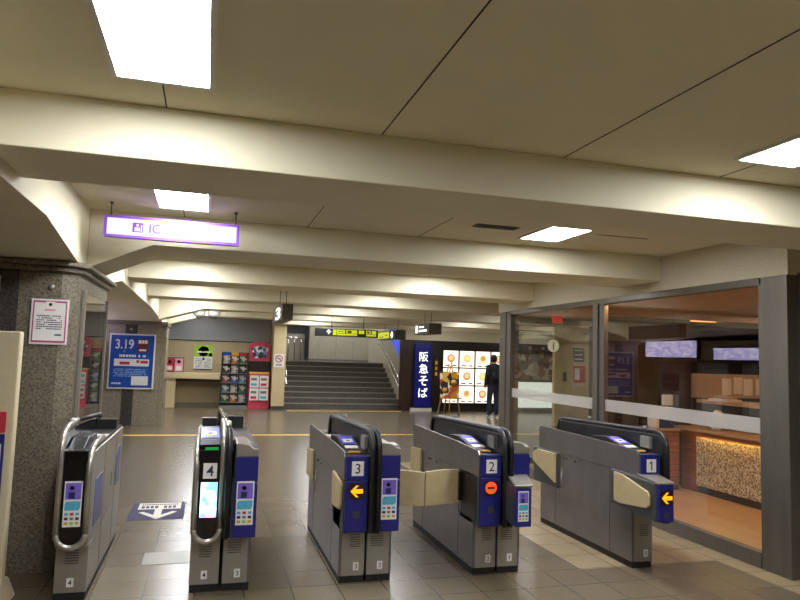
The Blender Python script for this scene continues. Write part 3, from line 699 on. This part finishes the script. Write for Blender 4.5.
right_cab(t, '3', .21)
# leftmost gate against the pillar
t = thing('ticket_gate', 'leftmost ticket gate against the granite pillar, steel with a black rounded front', 'ticket gate', (-.85, Y0, 0))
round_cab(t, 0, .19, -1)
sticker(t, .045, .148, -.1125, .485, .765)
MB().box(.188, .194, .10, .42, .43, .74).build('flap', 'purpleflap', t, .01)
MB().prism([(1.16, .5), (1.16, .74), (1.24, .80), (1.36, .80), (1.36, .5)], 'x', .188, .196).build('flap', 'purpleflap', t, .006)
MB().box(.189, .1915, .9, .92, .55, .65).box(.189, .191, .5, .502, .05, .93).box(.189, .191, 1.1, 1.102, .05, .93).build('panel_joint', 'dgrey', t)
MB().prism([(.02, .945), (.2, 1.0), (.55, .99), (.6, .945)], 'x', .02, .12).build('reader_block', 'black', t, .006)
box('top_sticker', 'white', t, .08, .17, .72, .80, .946, .949); box('top_sticker', 'pink', t, .08, .17, .62, .70, .946, .949)
box('rear_monitor', 'black', t, .02, .17, 1.2, 1.35, .945, 1.02)
MB().tube([(.011, .37, 1.095), (.02, 1.35, 1.05), (.02, 1.45, 1.0), (.02, 1.5, .93)], .016, 12).build('top_rail', 'black', t)
MB().prism([(-.05, .94), (-.05, 1.03), (.0, 1.07), (1.4, 1.03), (1.45, .94)], 'x', .008, .016).build('barrier_panel', 'gloss', t)
MB().lathe([(.018, -.01), (.018, .014), (.002, .022)], (.011, .22, 1.105), 12).build('sensor_lens', 'white', t)

# ================================================================= FLOOR MARKS
t = thing('floor_sign', 'violet floor sticker with a white arrow in lane 4', 'floor sign', (-.38, 7.17, 0))
MB().prism([(-.26, -.36), (.25, -.36), (.25, .38), (-.26, .38)], 'z', 0, .002).build('sheet', 'floorblue', t)
box('text_panel', 'floorwhite', t, -.20, .21, .08, .36, .002, .003)
MB().box(-.035, .035, -.30, .08, .002, .003).prism([(0, -.34), (.18, -.06), (.14, -.03), (0, -.22), (-.14, -.03), (-.18, -.06)], 'z', .003, .004).build('arrow', 'floorwhite', t)
b = MB(); r = random.Random(2)
for i in range(17): b.box(-.17+i*.021, -.17+i*.021+.014, .26, .31, .003, .0036)
for i in range(8):
    if i != 4: b.box(-.17+i*.043, -.17+i*.043+.03, .12, .22, .003, .0036)
b.build('printing', 'ink', t)
tag(MB().box(-.385, -.05, 5.42, 5.73, 0, .003).build('floor_hatch', 'plate', None, .001), 'metal hatch plate let into the floor tiles beside gate 4', 'hatch')
tag(MB().box(-4, 14, 13.35, 13.5, 0, .003).build('floor_strip', 'yellow'), 'yellow guide strip across the floor beyond the gates', 'floor strip')
tag(MB().box(2.25, 5.6, 19.0, 19.15, 0, .003).build('floor_strip', 'yellow'), 'yellow warning strip at the foot of the stairs', 'floor strip')

# ================================================================= STAIRS
t = thing('staircase', 'wide stone staircase of nine steps rising at the back', 'stairs', (0, 0, 0))
for k in range(9):
    z = .153*(k+1); y = 19.92+.29*k
    st_ = MB().box(2.203, 5.847, y, 22.295, z-.153, z).build('step', 'stair', t)
    MB().box(2.203, 5.847, y-.012, y+.05, z-.022, z+.003).build('step_nosing', 'nose', st_)
def rail(label, pts, off, name='handrail'):
    t = thing(name, label, 'handrail', (0, 0, 0))
    for dz in (0, -.25): MB().tube([(x, y, z+dz) for x, y, z in pts], .022, 10).build('rail', 'chrome', t)
    for i in range(3):
        f = (i+.5)/3; a, b = Vector(pts[0]), Vector(pts[-1]); p = a+(b-a)*f
        MB().tube([(p.x, p.y, p.z), (p.x+off, p.y, p.z-.06)], .01).tube([(p.x, p.y, p.z-.25), (p.x+off, p.y, p.z-.31)], .01).build('bracket', 'steel', t)
rail('double steel handrail on the right wall of the stairs', [(5.76, 19.75, .95), (5.76, 20.0, .98), (5.76, 22.4, 2.25), (5.76, 22.7, 2.28)], .09)
rail('steel handrail at the left side of the stairs by the cream pillar', [(2.29, 19.75, .95), (2.29, 22.3, 2.25)], -.09)
t = thing('landing_railing', 'low steel railing on the upper landing at left', 'railing', (2.3, 23.6, 1.38))
for k in range(5): MB().tube([(k*.22, 0, 0), (k*.22, 0, .8)], .015).build('post', 'chrome', t)
MB().tube([(-.1, 0, .8), (1.0, 0, .8)], .022).build('rail', 'chrome', t)
tag(MB().box(2.3, 3.5, 25.0, 25.2, 1.38, 2.35).build('partition', 'landwall', None, .01), 'pale low partition behind the railing on the landing', 'partition')
tag(MB().prism([(20.28, 2.62), (21.6, 2.64), (21.3, 2.17), (20.36, 1.70), (20.28, 1.70)], 'x', 5.83, 5.849).build('wall_light_panel', 'bluetri'), 'glowing blue triangular panel on the stair wall', 'lit panel')

# ================================================================= BACK WALL THINGS
t = thing('writing_counter', 'cream wall counter below the posters at the back', 'counter', (0, 20.25, 0))
MB().box(-1.12, .4, -.55, -.05, .82, .98).build('top', 'counter', t, .01); MB().box(-1.12, -.80, -.5, -.05, 0, .82).build('side_panel', 'counter', t, .01)
box('shelf', 'woodd', t, -.80, .4, -.42, -.05, .74, .80)
t = thing('flyer_stand', 'small red and white flyer frame standing on the cream counter', 'flyer stand', (-.87, 20.05, .98))
box('frame', 'woodd', t, -.26, .26, 0, .03, 0, .42); 
for i, x in enumerate((-.24, .01)):
    box('flyer', ('red', 'pink')[i], t, x, x+.23, -.005, 0, .02, .4); box('flyer_print', 'white', t, x+.04, x+.19, -.008, -.005, .06, .18)
    MB().lathe([(.001, 0), (.05, 0)], (x+.115, -.008, .3), 14, axis='y').build('flyer_print', ('white', 'red')[i], t)
t = thing('poster', 'green and white poster on the tan back wall above the counter', 'poster', (-.09, 20.235, 1.06))
box('sheet', 'white', t, -.26, .26, 0, .006, 0, .72); box('print', 'green', t, -.26, .26, -.003, 0, .38, .72)
MB().lathe([(.001, 0), (.15, 0)], (0, -.006, .54), 20, axis='y').build('print', 'ink', t)
MB().box(-.17, .17, -.009, -.006, .50, .54).lathe([(.001, 0), (.09, 0)], (0, -.009, .60), 16, axis='y').build('print', 'white', t)
MB().lathe([(.001, 0), (.05, 0)], (.2, -.006, .44), 16, axis='y').build('print', 'leaf', t)
rows(-.22, -.02, -.003, .06, .34, 6, 21).build('printing', 'grey', t); rows(.03, .22, -.003, .06, .34, 6, 22).build('printing', 'grey', t)
box('print', 'ink', t, -.26, .26, -.003, 0, .0, .03)
box('print', 'ink', t, -.02, .03, -.003, 0, .28, .36)
# brochure rack
t = thing('brochure_rack', 'dark three-column brochure rack against the back wall', 'rack', (.42, 19.62, 0))
MB().box(0, .74, .30, .36, .08, 1.6).box(0, .02, 0, .34, .08, 1.6).box(.72, .74, 0, .34, .08, 1.6).build('frame', 'dgrey', t)
MB().box(-.01, .76, -.04, .36, .0, .09).build('base', 'grey', t)
for c_ in range(2): MB().box(.245+c_*.235, .258+c_*.235, .12, .30, .1, 1.58).build('divider', 'black', t)
for rr in range(5): MB().box(.02, .72, .05+.0, .30, .16+rr*.275, .17+rr*.275).build('shelf', 'grey', t)
hdr = ['bluesign', 'orange', 'red']
for c_ in range(3): box('header', hdr[c_], t, .03+c_*.235, .235+c_*.235, .26, .30, 1.5, 1.6)
bc = [((70, 130, 70), 'green'), ((170, 60, 50), 'red'), ((196, 190, 180), 'white'), ((60, 90, 170), 'blue'), ((200, 170, 60), 'yellow'), ((60, 60, 66), 'black'), ((210, 120, 60), 'orange'), ((110, 150, 180), 'pale blue')]
arr = [[2, 6, 0], [5, 2, 5], [1, 3, 7], [7, 2, 0], [0, 6, 2]]
bm_ = [patches('brochure '+n_, [tuple(int(v*.8) for v in c_), tuple(int(v*.45) for v in c_), tuple(int(v*.75) for v in c_), (176, 168, 152)], 16) for c_, n_ in bc]
rn = ['top', 'second', 'middle', 'fourth', 'bottom']; cn = ['left', 'middle', 'right']
for i in range(5):
    for j in range(3):
        z = 1.27-i*.275
        o = MB().prism([(0, 0), (.012, 0), (.05, .235), (.038, .235)], 'x', 0, .19).build('brochure', bm_[arr[i][j]], None, loc=(.465+j*.235, 19.72, z+.003))
        tag(o, '%s brochure in the rack, %s row, %s column' % (bc[arr[i][j]][1], rn[i], cn[j]), 'brochure', 'brochures in the three-column rack')
# red leaflet stand
t = thing('leaflet_stand', 'red leaflet stand with an arched top between the rack and the cream pillar', 'leaflet stand', (1.19, 19.65, 0))
MB().box(0, .6, 0, .35, 0, 1.0).build('base', 'pinkred', t, .01)
MB().box(.0, .6, .15, .3, 1.0, 1.36).build('middle', 'black', t)
MB().prism([(0, 1.36), (.6, 1.36), (.6, 1.82), (.5, 1.9), (.3, 1.94), (.1, 1.9), (0, 1.82)], 'y', .15, .3).build('header', 'pinkred', t)
MB().prism([(.12, 1.45), (.48, 1.45), (.54, 1.75), (.3, 1.82), (.06, 1.75)], 'y', .14, .15).build('header_print', patches('header photo', [(60, 70, 90), (226, 220, 214), (120, 140, 170), (40, 50, 60)], 12), t)
box('shelf', 'orange', t, 0, .6, -.02, .15, 1.0, 1.05)
MB().box(.04, .26, .13, .15, 1.08, 1.3).box(.34, .56, .13, .15, 1.08, 1.3).build('pocket', 'ebony', t)
for i in range(2):
    for j in range(2):
        o = thing('leaflet_bundle', 'white leaflets on the red stand, %s row %s side' % (('upper', 'lower')[1-i], ('left', 'right')[j]), 'leaflets', (1.235+j*.275, 19.60, .24+i*.37), 0, 'leaflet bundles on the red stand')
        MB().box(0, .25, .0, .045, 0, .34).build('sheet', 'white', o, .006); box('print', ('red', 'teal')[(i+j) % 2], o, .03, .19, -.003, 0, .05, .12); box('print', 'grey', o, .03, .19, -.003, 0, .2, .27)
t = thing('no_smoking_sign', 'white no-smoking sign on the cream pillar beside the stairs', 'sign', (2.01, 19.44, 1.4))
box('sheet', 'white', t, -.145, .145, -.006, 0, -.19, .19)
MB().tube([(.095*math.cos(2*PI*k/24), -.0075, .05+.095*math.sin(2*PI*k/24)) for k in range(25)], .013, 8).prism([(-.08, .12), (-.065, .135), (.08, -.02), (.065, -.035)], 'y', -.0095, -.007).build('ring', 'red', t)
MB().box(-.055, .055, -.0085, -.007, .04, .06).build('cigarette', 'ink', t); rows(-.08, .08, -.007, -.15, -.1, 1, 30, .15).build('printing', 'ink', t)

# ================================================================= NOODLE SHOP
t = thing('shop_sign', 'tall blue sign with white lettering 阪急そば beside the menu', 'sign', (6.05, 19.22, .14))
MB().box(0, .52, 0, .07, 0, 1.89).build('case', 'bluelit', t, .006)
for i, ch in enumerate('阪急そば'): text('lettering', ch, 'lit', t, (.27, -.004, 1.5-i*.36), .29, bold=.008)
t = thing('plaque', 'narrow wooden plaque between the blue sign and the menu', 'plaque', (6.68, 19.27, 1.0))
box('board', 'woodd', t, 0, .13, 0, .03, 0, .6)
for z in (.08, .25, .42): box('lettering', 'orange', t, .03, .10, -.004, 0, z, z+.1)
t = thing('menu_board', 'lit menu wall of twelve food pictures on the noodle shop', 'menu', (6.93, 19.18, .24))
MB().box(0, 2.14, .05, .12, 0, 1.66).build('frame', 'ebony', t)
foods = ['food1', 'food3', 'food2']
for i in range(4):
    for j in range(3):
        x = .03+i*.53; z = .03+j*.54
        pn = box('panel', 'menu', t, x, x+.47, .03, .05, z, z+.5)
        MB().lathe([(.001, 0), (.13, 0)], (x+.235, .028, z+.27), 18, axis='y').build('picture', foods[(i+j) % 3], pn)
        MB().lathe([(.001, 0), (.08, 0)], (x+.235, .025, z+.285), 14, axis='y').build('picture', foods[(i+j+1) % 3], pn)
        MB().box(x+.05, x+.2, .027, .029, z+.03, z+.07).box(x+.3, x+.42, .027, .029, z+.03, z+.07).build('caption', 'foodd', pn)
t = thing('easel', 'yellow wooden easel standing before the lit menu', 'easel', (6.85, 18.4, 0))
MB().tube([(-.34, 0, 0), (.03, .12, 1.45)], .022).build('leg', 'easel', t); MB().tube([(.36, 0, 0), (.1, .12, 1.5)], .022).build('leg', 'easel', t)
MB().tube([(.02, .45, 0), (.06, .06, 1.4)], .02).build('leg', 'easel', t); MB().tube([(-.02, -.1, 0), (.06, -.02, .95)], .018).build('leg', 'easel', t)
MB().box(-.3, .36, -.12, -.04, .44, .48).build('shelf', 'easel', t)
t = thing('poster_board', 'colourful food poster leaning on the yellow easel', 'poster', (6.78, 18.33, .48))
r = MB().prism([(-.01, 0), (.01, 0), (.09, .75), (.07, .75)], 'x', -.22, .36); r.build('sheet', patches('food poster', [(214, 150, 40), (240, 226, 190), (60, 50, 50), (200, 90, 60), (224, 180, 70)], 6), t)
for rr, c in ((.14, (.2, .028, .42)), (.12, (-.08, .006, .2))):
    bw = MB().lathe([(.001, -.015), (rr, -.0)], c, 18, axis='y').build('bowl_picture', 'ink', t)
    MB().lathe([(.001, -.02), (rr*.7, -.005)], (c[0], c[1]-.003, c[2]), 18, axis='y').build('food_picture', 'orange', bw)

# ================================================================= PERSON
def skin(name, V, E, R, m, parent, sub=2):
    me = bpy.data.meshes.new(name); me.from_pydata(V, E, []); o = bpy.data.objects.new(name, me); COL.objects.link(o)
    sk = o.modifiers.new('s', 'SKIN'); sk.use_smooth_shade = True
    for i, r in enumerate(R): me.skin_vertices[0].data[i].radius = r if isinstance(r, tuple) else (r, r)
    me.skin_vertices[0].data[0].use_root = True
    ss = o.modifiers.new('d', 'SUBSURF'); ss.levels = sub; ss.render_levels = sub
    bpy.context.view_layer.update()
    me2 = bpy.data.meshes.new_from_object(o.evaluated_get(bpy.context.evaluated_depsgraph_get()))
    bpy.data.objects.remove(o)
    me2.materials.clear()
    for mm in (m if isinstance(m, list) else [m]): me2.materials.append(M[mm])
    for p_ in me2.polygons: p_.use_smooth = True
    o = bpy.data.objects.new(name, me2); COL.objects.link(o); o.parent = parent
    return o
t = thing('person', 'person in a dark jacket with a black backpack reading the lit menu', 'person', (7.74, 17.25, 0), .15)
V = [(0, 0, .93), (0, 0, 1.1), (0, .01, 1.3), (0, 0, 1.43), (0, 0, 1.5), (0, .02, 1.56), (0, .03, 1.63), (0, .02, 1.69),
     (.09, 0, .86), (.1, .0, .5), (.1, -.02, .1), (.11, .12, .04), (-.09, 0, .86), (-.11, .03, .5), (-.12, .0, .1), (-.13, .14, .04),
     (.17, 0, 1.41), (.22, -.01, 1.15), (.2, .12, .95), (.17, .2, .93), (-.17, 0, 1.41), (-.22, -.01, 1.15), (-.21, .08, .9), (-.2, .12, .82)]
Ed = [(0, 1), (1, 2), (2, 3), (3, 4), (4, 5), (5, 6), (6, 7), (0, 8), (8, 9), (9, 10), (10, 11), (0, 12), (12, 13), (13, 14), (14, 15), (3, 16), (16, 17), (17, 18), (18, 19), (3, 20), (20, 21), (21, 22), (22, 23)]
Rr = [(.17, .125), (.18, .13), (.2, .14), (.16, .11), .06, .065, .09, .075, .105, .08, .06, .05, .105, .08, .06, .05, .08, .065, .05, .042, .08, .065, .05, .042]
body = skin('body', V, Ed, Rr, ['jacket', 'jeans', 'skin', 'white'], t)
for p_ in body.data.polygons:
    z = p_.center.z; p_.material_index = 3 if z < .085 else (1 if z < .88 and abs(p_.center.x) < .19 else (2 if z > 1.5 or (z < .9 and abs(p_.center.x) > .19) else 0))
b = MB().lathe([(.01, .0), (.07, .0), (.1, .06), (.1, .13), (.075, .19), (.01, .21)], (0, .01, 1.545), 18); b.build('hair', 'hair', t)
MB().lathe([(.001, 0), (.012, -.004), (.02, -.02), (.012, -.04)], (0, .12, 1.64), 8).build('nose', 'skin', t)
skin('backpack', [(0, -.15, .98), (0, -.18, 1.15), (0, -.16, 1.36)], [(0, 1), (1, 2)], [(.14, .07), (.16, .1), (.12, .07)], 'bag', t)
for sx in (-.11, .11): MB().tube([(sx, -.1, 1.36), (sx, .02, 1.47), (sx, .13, 1.35), (sx, .1, 1.12)], .014).build('strap', 'bag', t)

# ================================================================= INSIDE THE GLASS SHOP
t = thing('reception_counter', 'wooden reception counter with a pebble mosaic front behind the glass', 'counter', (6.1, 4.6, 0))
MB().box(0.0, .5, 0, 2.66, .09, .70).build('mosaic_front', 'mosaic', t)
MB().box(.02, .5, 0, 2.66, 0, .09).build('plinth', 'dgrey', t)
MB().box(.0, .62, 2.66, 2.95, 0, .78).build('end_panel', 'wood', t, .005)
MB().box(-.12, .55, 0, 2.95, .78, .82).build('top', 'woodl', t, .006)
MB().box(-.10, -.085, 0, 2.95, .74, .78).build('top_edge', 'wood', t)
MB().box(-.06, -.03, .02, 2.62, .745, .775).build('light_strip', 'warms', t)
MB().box(.3, .6, 0, 2.9, .82, 1.12).build('back_panel', 'shopwall', t)
MB().box(.25, .75, 0, 2.95, 1.12, 1.16).build('upper_shelf', 'woodl', t, .006)
t = thing('flower_pot', 'white flower arrangement on the reception counter', 'flowers', (6.1, 6.9, .82))
MB().lathe([(.04, 0), (.06, .02), (.065, .07), (.05, .09)], (0, 0, 0)).build('vase', 'white', t)
r = random.Random(9)
for k in range(16):
    a = r.uniform(0, 6.28); d = r.uniform(0, .13); h = .12+r.uniform(0, .1)
    MB().lathe([(.005, -.03), (.035, -.02), (.045, .0), (.03, .025), (.003, .035)], (d*math.cos(a), d*math.sin(a)*1.2, h), 9).build('blossom', 'flower', t)
MB().lathe([(.04, .08), (.12, .1), (.08, .14)], (0, 0, 0), 12).build('leaves', 'leaf', t)
t = thing('notice_screen', 'pale counter screen covered with pinned papers behind the glass', 'screen', (6.75, 8.0, 0))
MB().box(-.08, 1.5, 0, .04, 1.16, 1.50).build('board', 'paper', t, .004)
MB().box(-.08, 1.5, -.01, .05, .0, 1.16).build('stand', 'woodd', t)
for i, (x, z) in enumerate(((.42, 1.20), (.62, 1.22), (.80, 1.2), (1.02, 1.2), (1.2, 1.24))): MB().box(x, x+.16, -.006, -.002, z, z+.24).build('paper_sheet', 'pinkpaper', t)
g_ = 'small things on the reception shelf'
for i, (y, m_, lab) in enumerate(((5.6, 'red', 'red bottle on the reception shelf'), (5.75, 'ink', 'dark bottle on the reception shelf'), (5.45, 'white', 'white bottle on the reception shelf nearest the post'), (5.95, 'woodd', 'brown bottle on the reception shelf'))):
    o = MB().lathe([(.03, 0), (.033, .01), (.033, .1), (.013, .13), (.013, .17), (.002, .17)], (0, 0, 0), 14).build('bottle', m_, None, loc=(6.5, y, 1.16)); tag(o, lab, 'bottle', g_)
t = thing('paper_tray', 'white tray of cards at the left end of the reception shelf', 'tray', (6.5, 7.2, 1.16))
MB().box(-.12, .12, -.16, .16, 0, .03).build('tray', 'white', t, .004); MB().box(-.08, .08, -.12, -.02, .03, .06).box(-.08, .08, .02, .12, .03, .07).build('cards', 'paper', t)
t = thing('side_counter', 'low wooden counter along the dark partition behind the glass', 'counter', (5.1, 7.38, 0))
MB().box(0, .86, .03, .33, .06, .76).build('front', 'wood', t); MB().box(0, .86, .05, .33, 0, .06).build('plinth', 'dgrey', t); MB().box(-.02, .865, 0, .33, .76, .79).build('top', 'woodl', t, .005)
g2 = MB()
for k in range(9): g2.box(0, .86, .027, .031, .10+k*.075, .106+k*.075)
g2.build('groove', 'woodd', t)
t = thing('payment_terminal', 'white terminal with a navy pad on the side counter behind the glass', 'terminal', (5.60, 7.42, .79))
MB().box(0, .07, 0, .16, 0, .27).box(.07, .30, .0, .16, .17, .27).build('body', 'white', t, .012); MB().box(.08, .30, .02, .15, 0, .17).build('pad', 'navy', t, .006)
t = thing('monitor', 'small pale monitor on a stem at the end of the side counter', 'monitor', (5.955, 7.62, .79))
MB().box(-.08, .08, 0, .03, .28, .42).build('screen_back', 'white', t, .006); MB().box(-.012, .012, .005, .025, .02, .28).box(-.06, .06, -.04, .06, 0, .02).build('stand', 'grey', t)
t = thing('cove_light', 'long warm cove light glowing under the shop ceiling behind the glass', 'light', (7.0, 8.3, 2.30))
MB().box(-.35, .35, -.04, .04, -.02, 0).build('frame', 'white', t); MB().box(-.33, .33, -.03, .03, -.028, -.02).build('lens', emit('cove glow', (255, 170, 90), 5), t)
for i, (x, y) in enumerate(((4.64, 5.3), (4.64, 6.5), (5.7, 5.1), (6.7, 6.2), (7.6, 7.2))):  # fill lamps added out of sight to light the shop interior
    t = thing('fill_downlight', 'unseen warm fill lamp added to the shop ceiling, hidden behind the window head or post', 'light', (x, y, 2.34 if y < 7.7 else 2.30), 0, 'added warm fill lamps in the shop')
    MB().lathe([(.11, -.008), (.125, -.008), (.13, 0)], (0, 0, 0), 20).build('trim_ring', 'white', t); MB().lathe([(.001, -.009), (.11, -.009)], (0, 0, 0), 20).build('lens', 'warm', t)
# seen through the left pane
t = thing('column', 'cream column with a round i sign, seen through the left glass pane', 'column', (8.95, 15.2, 0))
MB().box(-.45, .75, 0, .12, 0, 2.7).build('shaft', 'counter', t)
box('signboard', 'black', t, .08, .38, -.02, 0, 1.62, 1.98)
for z in (1.68, 1.79, 1.9): box('signboard_print', 'white', t, .10, .34, -.024, -.02, z, z+.025)
box('flyer', 'red', t, .08, .42, -.02, 0, 1.1, 1.52); box('flyer_print', 'white', t, .11, .25, -.024, -.02, 1.16, 1.46)
box('intercom', 'dgrey', t, -.22, -.12, -.02, 0, 1.12, 1.35)
t = thing('round_sign', 'round cream information sign marked i, on the far glass seen through the left pane', 'sign', (5.36, 9.64, 1.86))
MB().lathe([(.001, -.006), (.1, -.006), (.1, 0)], (0, 0, 0), 28, axis='y', smooth=False).build('disc', emit('cream with added glow', (226, 214, 176), .6), t)  # faint glow added so the disc stands out in the dim shop
text('lettering', 'i', 'grey', t, (0, -.009, .0), .13, bold=.02)
t = thing('shop_display', 'lit showcase and poster wall of a kiosk far beyond the left pane', 'showcase', (9.45, 19.1, 0))
MB().box(0, 1.9, 0, .1, .15, .95).build('lit_case', emit('lit showcase', (226, 236, 222), 1.1), t); MB().box(0, 1.9, -.02, 0, .5, .56).build('shelf', 'grey', t); MB().box(-.1, 2.0, .02, .12, 0, .15).build('base', 'grey', t)
MB().box(-.1, 2.0, .02, .14, .95, 1.9).build('poster_wall', patches('kiosk posters', [(84, 80, 72), (120, 116, 100), (56, 56, 50), (150, 140, 120), (110, 76, 66)], 6), t); MB().box(-.1, 2.0, -.1, .14, 1.9, 2.14).build('awning', 'black', t); MB().box(-.05, 1.95, -.05, .12, .95, 1.02).build('ledge', 'dgrey', t)
for i in range(4): text('lettering', '■', 'grey', t, (.3+i*.45, -.104, 2.02), .1)
# exit-style red light inside
tag(MB().box(4.95, 5.1, 8.9, 8.95, 2.18, 2.29).build('alarm_lamp', emit('red lamp', (210, 40, 30), .5)), 'small red lamp unit under the shop ceiling in the left pane', 'lamp')

# fare maps on the left side hall, mirrored in the glass
for i, (a, b, lab) in enumerate(((13.15, 15.1, 'far lit fare map over the ticket machines, mirrored in the glass'), (11.1, 12.65, 'near lit fare map over the ticket machines, mirrored in the glass'))):
    t = thing('fare_map', lab, 'sign', (-2.3, a, (1.78, 1.74)[i]), 0, 'lit fare maps')
    h = (.46, .32)[i]; MB().box(-.10, 0, 0, b-a, 0, h).build('case', 'black', t, .01); MB().box(0, .006, .03, b-a-.03, .03, h-.03).build('lit_panel', 'map', t)
for i in range(3):
    t = thing('ticket_machine', 'grey ticket machine under the fare maps, hidden behind the pillar', 'ticket machine', (-2.3, 10.8+i*1.4, 0), 0, 'ticket machines')
    MB().box(-.5, 0, 0, 1.0, 0, 1.7).build('cabinet', 'grey', t, .02); box('screen', 'ink', t, 0, .01, .2, .8, 1.0, 1.4); box('panel', 'white', t, 0, .01, .2, .8, .6, .9)
struct(MB().box(-2.9, -2.81, 7.05, 20.2, 0, 2.2).box(-2.81, -2.41, 10.6, 15.19, 1.72, 2.2).build('wall_machines', 'cream'))
